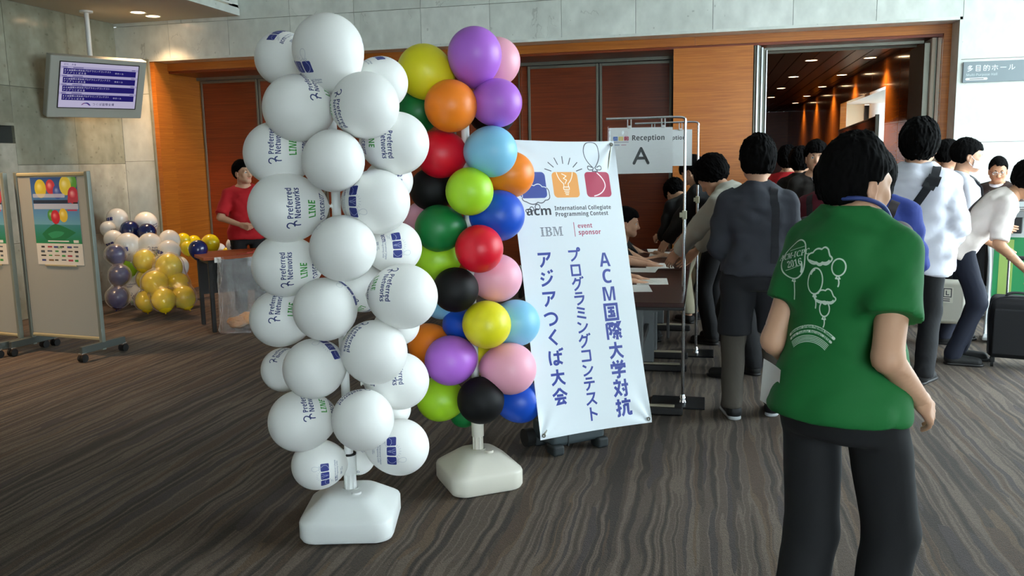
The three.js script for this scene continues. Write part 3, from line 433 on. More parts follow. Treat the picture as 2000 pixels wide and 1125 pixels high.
// ---------------------------------------------------------------- tall banner leaning back on its stand
{
  const BW = 0.65, BH = 1.494, bn = thing('tall_banner', 'tall white banner with blue Japanese columns and three coloured pictograms, leaning back beside the balloons', 'banner', [-0.619, 0.95, -4.236]);
  bn.rotation.set(-0.263, 0.69, -0.02, 'YXZ');
  const t = canvasTex(890, 2046, (c, w, h) => {
    const X = (u) => u * w, Y = (v) => v * h; c.fillStyle = '#dfe6ea'; c.fillRect(0, 0, w, h);
    const s = X(0.235); picto(c, 0, X(0.075), Y(0.113), s, '#3a4d9c', '#dfe6ea', '#4a4d58'); picto(c, 1, X(0.372), Y(0.113), s, '#f0a24c', '#fff2e0', '#4a4d58'); picto(c, 2, X(0.674), Y(0.113), s, '#b3264c', '#fbe6ea', '#4a4d58');
    const fit = (txt, font, x0, x1, y, k = 1) => { c.font = font; c.save(); c.translate(x0, y); const q = (x1 - x0) / c.measureText(txt).width; c.scale(q, q * k); c.fillText(txt, 0, 0); c.restore(); };
    c.fillStyle = '#2b2d36'; fit('acm', 'bold 100px sans-serif', X(0.105), X(0.333), Y(0.262), 0.86); fit('International Collegiate', 'bold 40px sans-serif', X(0.358), X(0.885), Y(0.247)); fit('Programming Contest', 'bold 40px sans-serif', X(0.358), X(0.85), Y(0.268));
    // striped letters
    c.save(); c.beginPath(); for (let i = 0; i < 9; i++) c.rect(X(0.18), Y(0.3) + i * 8.2, X(0.28), 5.4); c.clip(); c.fillStyle = '#454a57'; fit('IBM', 'bold 100px serif', X(0.205), X(0.408), Y(0.3) + 70); c.restore();
    c.fillStyle = '#a32c50'; c.fillRect(X(0.51), Y(0.29), 5, Y(0.05)); fit('event', 'bold 44px sans-serif', X(0.545), X(0.682), Y(0.311)); fit('sponsor', 'bold 44px sans-serif', X(0.545), X(0.755), Y(0.334));
    const ink = '#2b3c94'; const colm = (txt, u, vs, size, wt) => [...txt].forEach((g, i) => glyph(c, g, X(u), Y(vs[i]), size, wt, ink));
    colm('ACM国際大学対抗', 0.754, [0.423, 0.481, 0.542, 0.606, 0.672, 0.738, 0.804, 0.868, 0.934], 132, 14.5);
    colm('プログラミングコンテスト', 0.477, [0.403, 0.454, 0.503, 0.552, 0.601, 0.648, 0.697, 0.746, 0.793, 0.84, 0.89, 0.941], 102, 14);
    colm('アジアつくば大会', 0.211, [0.413, 0.476, 0.545, 0.61, 0.674, 0.741, 0.805, 0.869], 122, 14);
  });
  const g = new THREE.PlaneGeometry(BW, BH, 60, 130), p = g.attributes.position;
  const tent = (X, Y, cx, cy, s) => { const dx = X - cx, dy = Y - cy, d = Math.hypot(dx, dy), a = Math.atan2(dy * s[1], dx * s[0]); return 0.007 * Math.sin(a * 9) * Math.exp(-d / 0.13) * Math.min(1, d / 0.03); };
  const front = (X, Y) => { let z = 0; for (const a of [-1, 1]) for (const b of [-1, 1]) z += tent(X, Y, a * BW / 2, b * BH / 2, [-a, -b]); return z + 0.0035 * Math.sin(Y * 4.1 + 1) + 0.003 * Math.cos(X * 6 + Y * 2) - 0.012 * (1 - Math.abs(X) / BW * 2) * Math.exp(-((Math.abs(Y) - BH / 2) ** 2) / 0.01) * 0.5; };
  for (let i = 0; i < p.count; i++) { const X = p.getX(i), Y = p.getY(i); p.setZ(i, front(X, Y)); const e = Math.abs(X) > BW / 2 - 1e-4 ? Math.sin(Math.PI * (Y / BH + 0.5)) * 0.008 : 0; p.setX(i, X - Math.sign(X) * e); p.setY(i, Y - Math.sign(Y) * (Math.abs(Y) > BH / 2 - 1e-4 ? 0.005 * Math.cos(Math.PI * X / BW) : 0)); }
  g.computeVertexNormals();
  const back = g.clone(); back.translate(0, 0, -0.0012); const bi = back.index.array; for (let k = 0; k < bi.length; k += 3) { const q = bi[k]; bi[k] = bi[k + 1]; bi[k + 1] = q; } back.computeVertexNormals();
  mesh('printed_cloth', g, std('#ffffff', 0.5, { map: t }), bn); mesh('cloth_back', back, std('#d5d9db', 0.7), bn);
  for (const a of [-1, 1]) for (const b of [-1, 1]) { const m = mesh('grommet', lathe([[0.005, 0.0015], [0.006, 0.003], [0.009, 0.003], [0.0105, 0], [0.009, -0.003], [0.005, -0.0015]], 24).rotateX(Math.PI / 2), std('#6d6a60', 0.35, { metalness: 0.9 }), bn); m.position.set(a * (BW / 2 - 0.02), b * (BH / 2 - 0.02), front(a * (BW / 2 - 0.02), b * (BH / 2 - 0.02)) + 0.001); }
  // the stand: a dark weighted base, a mast and crossed arms behind the cloth
  const st = thing('banner_stand', 'dark grey weighted base and mast carrying the leaning banner', 'stand', [-0.74, 0, -4.52], 0.69), dk = std('#3c4548', 0.5), dk2 = std('#262c2e', 0.6);
  mesh('base_block', [box(0.34, 0.13, 0.24, 0, 0.105, 0.02, 0.03)], dk, st); mesh('base_cover', [box(0.2, 0.05, 0.2, 0, 0.175, 0, 0.02), box(0.008, 0.128, 0.246, -0.07, 0.105, 0.02, 0.002)], dk2, st);
  for (const a of [-1, 1]) for (const b of [-1, 1]) mesh('foot', box(0.07, 0.06, 0.09, a * 0.14, 0.03, b * 0.1 + 0.02, 0.016), dk2, st);
  mesh('side_wheel', [cyl(0.05, 0.05, 0.05, 0, 0, 0, 24).rotateZ(Math.PI / 2).translate(-0.2, 0.05, -0.08)], blackRubber, st);
  const W = (x, y, z) => bn.localToWorld(V(x, y, z)); bn.updateMatrixWorld(true); st.updateMatrixWorld(true); const L = (x, y, z) => st.worldToLocal(W(x, y, z));
  const hub = L(0, -0.35, -0.05);
  mesh('mast', [rod(V(0, 0.2, 0), hub, 0.014, 14)], alu, st); mesh('cross_arm', [rod(hub, L(-BW / 2 + 0.02, BH / 2 - 0.02, -0.006), 0.006, 10), rod(hub, L(BW / 2 - 0.02, BH / 2 - 0.02, -0.006), 0.006, 10), rod(hub, L(-BW / 2 + 0.02, -BH / 2 + 0.02, -0.006), 0.006, 10), rod(hub, L(BW / 2 - 0.02, -BH / 2 + 0.02, -0.006), 0.006, 10)], alu, st);
}

// ---------------------------------------------------------------- weighted stands that carry the balloon columns
function roundedSquare(half, r, n = 10) { const a = []; for (let q = 0; q < 4; q++) { const cx = (q === 0 || q === 3 ? 1 : -1) * (half - r), cy = (q < 2 ? 1 : -1) * (half - r); for (let i = 0; i <= n; i++) { const t = (q + i / n) * Math.PI / 2; a.push([cx + r * Math.cos(t), cy + r * Math.sin(t)]); } } return a; }
function waterBase(levels) {                              // stacked rounded squares: [y, half width, corner radius]
  const P = [], I = [], n = 44; for (const [y, h, r] of levels) for (const [x, z] of roundedSquare(h, r)) P.push(x, y, z);
  for (let k = 0; k < levels.length - 1; k++) for (let i = 0; i < n; i++) { const a = k * n + i, b = k * n + (i + 1) % n; I.push(a, a + n, b, b, a + n, b + n); }
  const last = (levels.length - 1) * n, top = P.length / 3; P.push(0, levels.at(-1)[0], 0); for (let i = 0; i < n; i++) I.push(last + i, top, last + (i + 1) % n);
  const bot = P.length / 3; P.push(0, levels[0][0], 0); for (let i = 0; i < n; i++) I.push(i, (i + 1) % n, bot);
  let g = new THREE.BufferGeometry(); g.setAttribute('position', new THREE.BufferAttribute(new Float32Array(P), 3)); g.setIndex(I); return toCreasedNormals(g, 0.55);
}
function columnStand(x, z, turn, label, baseMat, poleTop, lean, R) {
  const s = thing('column_stand', label, 'stand', [x, 0, z], turn);
  const b = mesh('weighted_base', waterBase([[0, R - 0.022, 0.06], [0.008, R - 0.008, 0.066], [0.024, R, 0.07], [0.086, R, 0.07], [0.097, R - 0.004, 0.07], [0.106, R - 0.013, 0.07], [0.162, R - 0.082, 0.062], [0.171, R - 0.096, 0.055], [0.175, R - 0.115, 0.05]]), baseMat, s);
  mesh('filler_cap', [cyl(0.02, 0.022, 0.012, 0.035, 0.177, 0.06, 24), lathe([[0.03, 0], [0.033, 0.004], [0.036, 0]], 28).translate(0, 0.176, 0)], baseMat, b);
  const ribs = [cyl(0.02, 0.024, 0.07, 0, 0.21, 0, 24)]; for (let i = 0; i < 8; i++) { const a = i * Math.PI / 4; ribs.push(box(0.022, 0.075, 0.007, 0.016, 0.21, 0, 0.002).rotateY(a)); }
  mesh('socket', [...ribs, cyl(0.031, 0.03, 0.085, 0, 0.285, 0, 28)], baseMat, s);
  const P = mesh('pole', [rod(V(0, 0.27, 0), V(lean[0], poleTop, lean[1]), 0.019, 20)], whitePlastic, s); mesh('collar', cyl(0.0315, 0.0315, 0.006, 0, 0.332, 0, 28), blackRubber, P);
  return s;
}
const WHITE_POLE = [-1.492, -3.285], COLOUR_POLE = [-1.074, -3.872];
columnStand(...WHITE_POLE, 0.24, 'white weighted stand and pole carrying the column of white printed balloons', whitePlastic, 2.15, [0, 0], 0.198);
columnStand(...COLOUR_POLE, 0.6, 'off-white weighted stand and pole carrying the column of coloured balloons', phy('#d9d3c4', 0.45, { clearcoat: 0.15, clearcoatRoughness: 0.4 }), 2.1, [-0.03, 0.01], 0.182);
// ---------------------------------------------------------------- balloons
const balloonProfile = (R) => { const p = [[0.0001, -1.36 * R]]; p.push([0.05 * R, -1.36 * R], [0.07 * R, -1.345 * R], [0.045 * R, -1.31 * R], [0.04 * R, -1.27 * R]); for (let i = 1; i <= 30; i++) { const t = Math.PI * (1 - i / 30), s = Math.sin(t), c = Math.cos(t); const y = c < 0 ? 1.24 * c : 1.02 * c; p.push([Math.max(0.0001, R * (i === 30 ? 0 : Math.max(s * (1 - 0.16 * Math.max(0, -c) ** 2), 0.05)) * 1.0), R * y]); } return p; };
function balloonGeo(R) { const prof = balloonProfile(R), g = lathe(prof, 40), uv = g.attributes.uv, p = g.attributes.position; for (let i = 0; i < uv.count; i++) { const y = p.getY(i) / R, c = clamp(y < 0 ? y / 1.24 : y / 1.02, -1, 1); uv.setY(i, 1 - Math.acos(c) / Math.PI); } return g; }
const unitBalloon = balloonGeo(1), knotGeo = new THREE.TorusGeometry(0.055, 0.022, 8, 16).rotateX(Math.PI / 2).translate(0, -1.325, 0);
const latex = (color, o = {}) => phy(color, 0.4, o);
const printTex = canvasTex(2048, 1024, (c, w, h) => {
  c.fillStyle = '#f3f2ee'; c.fillRect(0, 0, w, h); const navy = '#27356e', green = '#3c9c3c';
  // side one (centre of the canvas): three sponsors, the largest towards the tip
  c.save(); c.translate(1024, 600); c.scale(0.76, 0.76); c.translate(-1090, -640); c.fillStyle = navy; c.textAlign = 'left'; c.font = 'bold 84px sans-serif'; c.fillText('Preferred', 930, 560); c.fillText('Networks', 930, 632);
  c.strokeStyle = navy; c.lineWidth = 15; c.lineCap = 'round'; c.lineJoin = 'round'; c.stroke(new Path2D('M812 520Q828 486 862 500Q892 520 872 552Q858 574 838 574M846 628Q842 590 860 572Q890 560 902 590'));
  c.fillStyle = green; c.font = 'bold 118px sans-serif'; c.fillText('LINE', 905, 800);
  c.fillStyle = navy; c.font = 'bold 112px sans-serif'; c.fillText('RECRUIT', 890, 950); c.stroke(new Path2D('M784 958Q768 890 818 876Q868 876 862 916M818 950Q836 926 872 930')); c.restore();
  // side two (the canvas's seam): three pictograms, the contest's name and its sponsor
  for (const ox of [0, w]) {
    for (const [k, dx] of [[0, -166], [1, -52], [2, 62]]) picto(c, k, ox + dx, 524, 100, '#2b3584', '#c9cde6', '#b9bcc8');
    c.textAlign = 'left'; c.fillStyle = navy; c.font = 'bold 66px sans-serif'; c.fillText('acm', ox - 196, 712); c.fillStyle = '#5a6284'; c.font = '25px sans-serif'; c.fillText('International Collegiate', ox - 62, 690); c.fillText('Programming Contest', ox - 62, 716);
    c.fillStyle = '#5a6284'; c.font = 'bold 34px serif'; c.fillText('IBM', ox - 100, 776); c.fillRect(ox - 16, 748, 2, 34); c.font = '20px sans-serif'; c.fillText('event', ox - 6, 762); c.fillText('sponsor', ox - 6, 782);
  }
});
printTex.wrapS = THREE.RepeatWrapping; printTex.offset.x = 0.5;
const whitePrinted = latex('#ffffff', { map: printTex, roughness: 0.46 });
const mats = {};
const colourOf = { white: '#efeeea', yellow: '#e8de1e', orange: '#fb8519', purple: '#b76cdb', pink: '#f5adc0', green: '#0f7838', red: '#de0c28', black: '#060607', skyblue: '#86c8e8', lime: '#aade26', blue: '#1250c6', navy: '#10205e', gold: '#efd312' };
for (const k in colourOf) mats[k] = latex(colourOf[k], k === 'black' ? { roughness: 0.6, specularIntensity: 0.6 } : k === 'navy' ? { roughness: 0.22, clearcoat: 0.6, clearcoatRoughness: 0.1 } : k === 'gold' ? { roughness: 0.25, clearcoat: 0.5, clearcoatRoughness: 0.12 } : {});
const whiteGloss = latex('#ffffff', { map: printTex, roughness: 0.24, clearcoat: 0.5, clearcoatRoughness: 0.1 });
function balloon(pos, R, axis, mat, label, group, phi = 0, squash = 1) {
  const m = mesh('balloon', unitBalloon, mat); tag(m, label, 'balloon', group); m.position.copy(pos); m.scale.set(R, R * squash, R);
  const Y = axis.clone().normalize(), c = camera.position.clone().sub(pos).normalize(); let Z = c.addScaledVector(Y, -c.dot(Y)); if (Z.lengthSq() < 1e-6) Z = V(1, 0, 0).addScaledVector(Y, -Y.x); Z.normalize().applyAxisAngle(Y, phi); const X = Y.clone().cross(Z);
  m.quaternion.setFromRotationMatrix(new THREE.Matrix4().makeBasis(X, Y, Z)); mesh('knot', knotGeo, mat, m); return m;
}
// a column: [pixel x, pixel y, radius in pixels, offset from the pole along the view, material, how far its print is turned, label]
function column(list, pole, group) { for (const [px, py, r, off, mat, phi, label, over] of list) { const d = pole.depth(py) + off, p = at(px, py, d), q = pole.axis(p.y), ax = p.clone().sub(q); if (over) ax.set(...over); const R = r * d / FOCAL; balloon(p, R, ax, mat, label, group, phi); } }
const kW = Math.hypot(...WHITE_POLE) / Math.hypot(-1.586, -3.512), kC = Math.hypot(...COLOUR_POLE) / Math.hypot(-1.146, -4.136);
const W = whitePrinted, wg = 'white balloons of the white column', cg = 'coloured balloons of the colourful column', PIc = Math.PI;
column([
  [641, 98, 69, -0.08, W, PIc - 1.1, 'topmost white balloon of the white column, with blue pictograms near its lower edge', [-0.1, 1, 0.35]],
  [552, 115, 53, 0.13, W, PIc + 1.3, 'white balloon tucked behind the topmost one of the white column'],
  [580, 211, 65, -0.1, W, 0.9, 'white balloon just under the topmost two, its lettering turned towards the pole'],
  [714, 206, 65, -0.14, W, 0.1, 'white balloon under the topmost one, lettering down its side facing the pole'],
  [745, 162, 51, 0.13, W, 1.57, 'plain looking white balloon between the topmost white one and the yellow balloon'],
  [540, 300, 62, -0.02, W, 0.35, 'white balloon third down on the side away from the coloured column, lettering partly covered'],
  [651, 314, 61, -0.2, W, PIc + 0.5, 'plain faced white balloon in front of the pole, third down'],
  [776, 280, 61, -0.02, W, -0.05, 'white balloon touching the red balloon, with clear green and blue lettering'],
  [762, 353, 44, 0.15, W, 0.3, 'white balloon mostly hidden behind the one with three pictograms, before the black balloon'],
  [737, 394, 63, -0.1, W, PIc, 'white balloon showing three blue pictograms in full, halfway up the column'],
  [556, 406, 69, -0.08, W, 0.05, 'white balloon in front of the red shirted person, its lettering fully readable'],
  [670, 485, 65, -0.2, W, PIc - 0.3, 'large plain faced white balloon in the middle of the white column'],
  [555, 519, 61, -0.05, W, -0.1, 'white balloon covering the end of the table with the red strips'],
  [772, 484, 51, 0.1, W, PIc - 0.1, 'white balloon beside the olive lime one, with two blue pictograms in view'],
  [790, 579, 64, -0.12, W, -0.35, 'white balloon reaching farthest towards the black balloon, lettering slanting down'],
  [635, 604, 62, -0.19, W, PIc + 0.2, 'plain faced white balloon in front of the pole, just below the middle one'],
  [546, 622, 56, 0.0, W, 0.5, 'white balloon below the one covering the table end, lettering at its upper edge'],
  [710, 562, 48, 0.12, W, 1.5, 'shaded white balloon deep inside the column behind its middle'],
  [732, 688, 63, -0.16, W, -0.35, 'white balloon low in the column with lettering slanting across its upper half'],
  [778, 634, 41, 0.13, W, 2.4, 'white balloon peeping out in front of the dark orange balloon'],
  [613, 720, 59, -0.16, W, PIc + 0.6, 'plain faced white balloon low in the column, a blue pictogram at its top'],
  [554, 722, 43, 0.13, W, 0.9, 'white balloon almost hidden behind the low plain faced one'],
  [781, 744, 56, 0.04, W, -0.4, 'white balloon in front of the lower lime balloon, lettering at its edge'],
  [586, 822, 60, -0.1, W, 0.6, 'white balloon lowest but two on the side of the display boards'],
  [709, 820, 60, -0.18, W, -0.5, 'white balloon directly above the socket of the white stand, lettering along its edge'],
  [770, 800, 32, 0.15, W, 2.0, 'small glimpse of a white balloon behind the low lettered ones'],
  [620, 907, 49, -0.05, W, PIc - 0.5, 'lowest white balloon, hanging beside the white stand with dark pictograms'],
  [782, 873, 55, 0.0, W, PIc + 0.15, 'low white balloon with three blue pictograms beside the white pole'],
  [700, 894, 33, 0.13, W, 2.6, 'white balloon half hidden behind the socket of the white stand'],
], { depth: (y) => 3.63 * kW + 0.000338 * (y - 31), axis: (y) => V(WHITE_POLE[0], y, WHITE_POLE[1]) }, wg);
const MT = mats;
column([
  [927, 107, 53, -0.05, MT.purple, 0, 'purple balloon at the very top of the coloured column', [0.1, 1, 0.3]],
  [969, 121, 47, 0.1, MT.pink, 0, 'pale pink balloon behind the topmost purple one', [0.6, 0.8, -0.3]],
  [829, 140, 53, 0.0, MT.yellow, 0, 'yellow balloon at the top of the coloured column', [-0.85, 0.6, 0]],
  [880, 207, 51, -0.12, MT.orange, 0, 'orange balloon below the top yellow one'],
  [972, 201, 47, -0.06, MT.purple, 0, 'purple balloon directly above the upper sky blue one'],
  [811, 219, 43, 0.1, MT.green, 0, 'dark green balloon half hidden between white balloons and the upper orange one'],
  [962, 219, 45, 0.14, MT.black, 0, 'black balloon barely showing behind the second purple one'],
  [860, 301, 47, -0.02, MT.red, 0, 'red balloon below the upper orange one'],
  [960, 296, 50, -0.1, MT.skyblue, 0, 'sky blue balloon in the upper half of the coloured column'],
  [998, 341, 45, 0.08, MT.orange, 0, 'orange balloon touching the banner, behind the upper sky blue one'],
  [843, 370, 42, 0.06, MT.black, 0, 'black balloon below the upper red one'],
  [917, 374, 47, -0.14, MT.lime, 0, 'bright lime balloon in the middle front of the coloured column'],
  [974, 421, 50, 0.0, MT.blue, 0, 'blue balloon beside the bright lime one, overlapping the banner lettering'],
  [857, 446, 46, -0.06, MT.green, 0, 'dark green balloon in full view beside the white column'],
  [829, 432, 40, 0.13, MT.pink, 0, 'pink balloon almost hidden behind the full dark green one'],
  [849, 507, 44, 0.06, MT.lime, 0, 'olive lime balloon above the middle black one'],
  [893, 496, 38, 0.13, MT.orange, 0, 'orange balloon peeping out behind the lower red one'],
  [936, 486, 47, -0.14, MT.red, 0, 'red balloon in the middle of the coloured column'],
  [972, 543, 47, 0.04, MT.pink, 0, 'pink balloon behind the middle red one, beside the banner'],
  [889, 566, 44, -0.12, MT.black, 0, 'black balloon in the middle front of the coloured column'],
  [951, 634, 47, -0.13, MT.yellow, 0, 'pale yellow balloon in the lower half of the coloured column'],
  [1008, 631, 46, 0.03, MT.skyblue, 0, 'sky blue balloon beside the lower yellow one, before the banner'],
  [897, 634, 33, 0.07, MT.blue, 0, 'small blue balloon between the middle black and the lower yellow ones'],
  [862, 590, 34, 0.12, MT.skyblue, 0, 'sky blue balloon nearly hidden behind the middle black one'],
  [838, 672, 41, 0.08, MT.orange, 0, 'dark orange balloon beside the lower purple one'],
  [879, 704, 49, -0.12, MT.purple, 0, 'purple balloon low in the coloured column'],
  [953, 695, 40, 0.1, MT.yellow, 0, 'yellow balloon showing between the lower purple and pink ones'],
  [996, 720, 51, -0.08, MT.pink, 0, 'large pink balloon low in the coloured column, before the banner'],
  [939, 782, 46, -0.14, MT.black, 0, 'lowest black balloon, just above the off-white stand'],
  [1017, 783, 43, 0.04, MT.blue, 0, 'blue balloon at the bottom of the coloured column, beside the banner'],
  [858, 779, 44, 0.04, MT.lime, 0, 'lime balloon at the bottom of the coloured column'],
  [905, 808, 27, 0.1, MT.green, 0, 'sliver of a dark green balloon behind the lowest black one'],
], { depth: (y) => 4.147 * kC + 0.000383 * (y - 61), axis: (y) => V(COLOUR_POLE[0] - 0.014 * y, y, COLOUR_POLE[1]) }, cg);

// ---------------------------------------------------------------- the heap of spare balloons by the wood frame
const heap = 'spare balloons heaped by the stone wall', heapList = [
  [229, 427, 20, 10.0, whiteGloss, 'topmost white balloon of the heap, close to the display board', 2.2], [285, 436, 22, 10.0, whiteGloss, 'upper white balloon of the heap with a green mark, against the wood frame', 0.6],
  [254, 450, 19, 9.75, MT.navy, 'dark blue balloon near the top of the heap, beside the display board', 0], [287, 454, 17.5, 9.7, MT.navy, 'dark blue balloon of the heap under the upper white one', 0],
  [211, 447, 15, 9.8, whiteGloss, 'white balloon of the heap half behind the display board post', 1], [222, 468, 18.5, 9.5, whiteGloss, 'white balloon of the heap beside the board post, below the other', 2.5],
  [250, 480, 25, 9.35, whiteGloss, 'largest white balloon of the heap, over the grey bag', 2.6], [293, 478, 23, 9.4, whiteGloss, 'white balloon of the heap with small lettering, under the two dark blue ones', 0.5],
  [331, 469, 20, 9.6, whiteGloss, 'white balloon of the heap with two dark pictograms', PIc], [330, 491, 22, 9.35, whiteGloss, 'white balloon of the heap directly over the yellow bag', 2.2],
  [358, 469, 14, 10.1, MT.gold, 'yellow balloon of the heap next to the white one with pictograms', 0], [379, 473, 13.5, 10.2, MT.gold, 'small yellow balloon of the heap behind the blue one by the table', 0],
  [367, 484, 13.5, 9.7, MT.gold, 'yellow balloon of the heap touching the blue one by the table', 0], [387, 487, 18, 8.4, MT.navy, 'dark blue balloon of the heap beside the corner of the table', 0],
  [411, 475, 17.5, 9.7, MT.gold, 'yellow balloon of the heap behind the table, alone before the wood panel', 0], [428, 488, 13, 10.0, whiteGloss, 'white balloon of the heap sunk behind the table edge', 2.2],
  [457, 478, 15, 9.6, whiteGloss, 'white balloon with a dark pictogram beside the red shirted person', PIc], [444, 492, 9, 9.9, MT.gold, 'sliver of a yellow balloon behind the table top', 0],
  [256, 515, 20, 9.6, MT.lime, 'greenish yellow balloon low between the grey and the yellow bags', 0], [305, 510, 22, 9.75, whiteGloss, 'white balloon low in the heap behind the yellow bag', 2.2], [348, 520, 20, 9.6, whiteGloss, 'pale balloon low in the heap, between yellow bag and table', 2.2],
];
const hr = rng(12);
for (const [px, py, r, d, mat, label, phi] of heapList) balloon(at(px, py, d), r * d / FOCAL, V(hr() - 0.5, 1.6, hr() - 0.5), mat, label, heap, phi);
// clear bags packed with balloons
function packedBag(name, label, balls, film, mat, lo, hi, phase) {
  const bag = thing(name, label, 'bag', [0, 0, 0]); bag.position.copy(V((lo[0] + hi[0]) / 2, 0, (lo[2] + hi[2]) / 2));
  const f = (x, y, z) => { let d = 9; for (const [p, R] of balls) d = smin(d, Math.hypot(x - p.x, y - p.y, z - p.z) - R * 1.03, 0.09); return Math.max(d + 0.004 * noise3(x * 9 + phase, y * 9, z * 9) + 0.0025 * noise3(x * 26, y * 16 + phase, z * 26), 0.004 - y) - 0.004; };
  const g = nets(f, [lo[0] - 0.05, -0.02, lo[2] - 0.05], [hi[0] + 0.05, hi[1] + 0.08, hi[2] + 0.05], 0.014); g.translate(-bag.position.x, 0, -bag.position.z); mesh('clear_film', g, film, bag); return bag;
}
const film = phy('#ffffff', 0.34, { transmission: 0.94, thickness: 0, ior: 1.3 });
function bagOf(list, name, label, mat, group, one) { const balls = list.map(([px, py, r, d]) => { const p = at(px, py, d), R = r * d / FOCAL; if (p.y < R * 1.02) p.y = R * 1.02; return [p, R]; }); const lo = [9, 9, 9], hi = [-9, -9, -9]; for (const [p, R] of balls) [p.x, p.y, p.z].forEach((v, i) => { lo[i] = Math.min(lo[i], v - R); hi[i] = Math.max(hi[i], v + R); }); packedBag(name, label, balls, film, mat, lo, hi, list.length); balls.forEach(([p, R], i) => balloon(p, R * 0.93, V(hr() - 0.5, hr() + 0.4, hr() - 0.5), mat, one, group)); }
bagOf([[282, 508, 22, 9.15], [330, 521, 27, 9.1], [303, 553, 26, 8.92], [347, 553, 23, 9.1], [285, 587, 21, 9.0], [320, 585, 24, 8.82], [358, 580, 24, 9.0], [286, 545, 20, 9.3]], 'balloon_bag', 'clear bag packed with yellow balloons standing on the carpet', MT.gold, 'yellow balloons inside the clear bag', 'yellow balloon packed in the clear bag on the carpet');
bagOf([[226, 497, 20, 8.9], [234, 538, 21, 8.8], [230, 580, 22, 8.7]], 'balloon_bag', 'clear bag with dark blue balloons half hidden by the display board post', MT.navy, 'dark blue balloons in the bag behind the board', 'dark blue balloon packed in the bag behind the display board');

// ---------------------------------------------------------------- work table with red strips and a clear waste bag
{
  const C0 = V(-4.6, 0, -7.1), e1 = V(0.72, 0, -0.694), e2 = V(-0.694, 0, -0.72), mid = C0.clone().addScaledVector(e1, 0.65).addScaledVector(e2, 0.3), turn = Math.atan2(0.694, 0.72);
  const t = thing('work_table', 'light wooden table with red strips and a clear waste bag hung from its edge', 'table', mid.toArray(), turn);
  mesh('table_top', shiftUV(box(1.3, 0.03, 0.62, 0, 0.715, 0, 0.004)), std('#c79a62', 0.5, { map: rep(woodLight, 0.8, 0.8) }), t);
  for (const a of [-1, 1]) for (const b of [-1, 1]) mesh('leg', box(0.04, 0.7, 0.04, a * 0.58, 0.35, b * 0.25, 0.006), tableDark, t);
  mesh('modesty_panel', box(1.14, 0.38, 0.02, 0, 0.5, -0.24), tableDark, t); mesh('apron', box(1.2, 0.04, 0.54, 0, 0.68, 0), tableDark, t);
  const toW = (x, y, z) => V(x, y, z).applyAxisAngle(V(0, 1, 0), turn).add(mid);
  for (const [i, [x, z, l, a, lab]] of [[-0.15, 0.2, 0.34, 0.2, 'thin red strip nearest the bagged edge of the work table'], [0.0, 0.1, 0.4, 0.12, 'long red strip across the middle of the work table'], [0.06, -0.04, 0.36, 0.25, 'red strip behind the long one on the work table'], [0.2, 0.2, 0.3, 0.05, 'short red strip towards the white balloons on the work table'], [0.22, -0.14, 0.34, 0.18, 'red strip nearest the red shirted person']].entries()) { const m = mesh('paper_strip', box(l, 0.004 + 0.001 * i, 0.035, 0, 0, 0, 0.001), std('#b23a2a', 0.6)); m.position.copy(toW(x, 0.7335 + 0.0005 * i, z)); m.rotation.y = turn + a; tag(m, lab, 'strip'); }
  // the bag: an open pleated sack hanging from the near edge
  const b = thing('waste_bag', 'clear plastic waste bag taped to the edge of the work table', 'bag', toW(-0.22, 0, 0.4).toArray(), turn);
  const g = new THREE.CylinderGeometry(1, 1, 1, 96, 60, true), p = g.attributes.position;
  for (let i = 0; i < p.count; i++) { const a = Math.atan2(p.getX(i), p.getZ(i)), v = p.getY(i) + 0.5, y = 0.02 + 0.7 * v, w = 0.34 - 0.03 * v + 0.014 * noise3(a * 3, v * 5, 1), d = 0.1 + 0.09 * (1 - v) + 0.012 * noise3(a * 4, v * 6, 5), q = Math.pow(Math.abs(Math.sin(a)), 0.7) * Math.sign(Math.sin(a)), fold = 0.012 * noise3(a * 7, v * 4, 9) + 0.006 * noise3(a * 16 + v * 9, v * 12, 2); p.setXYZ(i, q * (w + fold), y + 0.01 * noise3(a * 3, v * 3, 7), Math.cos(a) * (d + fold) - 0.02); }
  g.computeVertexNormals(); mesh('plastic_sack', g, phy('#ffffff', 0.3, { transmission: 0.9, thickness: 0, ior: 1.4, side: THREE.DoubleSide }), b);
  mesh('sack_bottom', new THREE.SphereGeometry(1, 40, 12, 0, 7, Math.PI / 2, Math.PI / 2).scale(0.35, 0.022, 0.17).translate(0, 0.025, -0.02), phy('#ffffff', 0.2, { transmission: 0.95, thickness: 0, ior: 1.35 }), b);
  mesh('tape', box(0.06, 0.05, 0.003, -0.3, 0.7, -0.085), paper, b);
  const rr2 = rng(31); for (const [i, lab] of ['crumpled tan scrap lowest in the waste bag', 'crumpled orange scrap in the waste bag', 'crumpled pale scrap in the waste bag', 'crumpled brown scrap at the side of the waste bag'].entries()) {
    const sg = new THREE.IcosahedronGeometry(0.075, 4), sp = sg.attributes.position; for (let k = 0; k < sp.count; k++) { const v = V(sp.getX(k), sp.getY(k), sp.getZ(k)), n = 1 + 0.35 * noise3(v.x * 30 + i * 9, v.y * 30, v.z * 30); sp.setXYZ(k, v.x * n * 1.3, v.y * n * 0.7, v.z * n); } sg.computeVertexNormals();
    const m = mesh('paper_scrap', sg, std(['#c08a50', '#d8923c', '#d8c8a8', '#7a5a3c'][i], 0.8)); m.position.copy(V(-0.17 + i * 0.11, 0.1 + 0.03 * (i % 2), -0.02 + 0.03 * rr2()).applyAxisAngle(V(0, 1, 0), turn).add(b.position)); tag(m, lab, 'scrap'); }
}
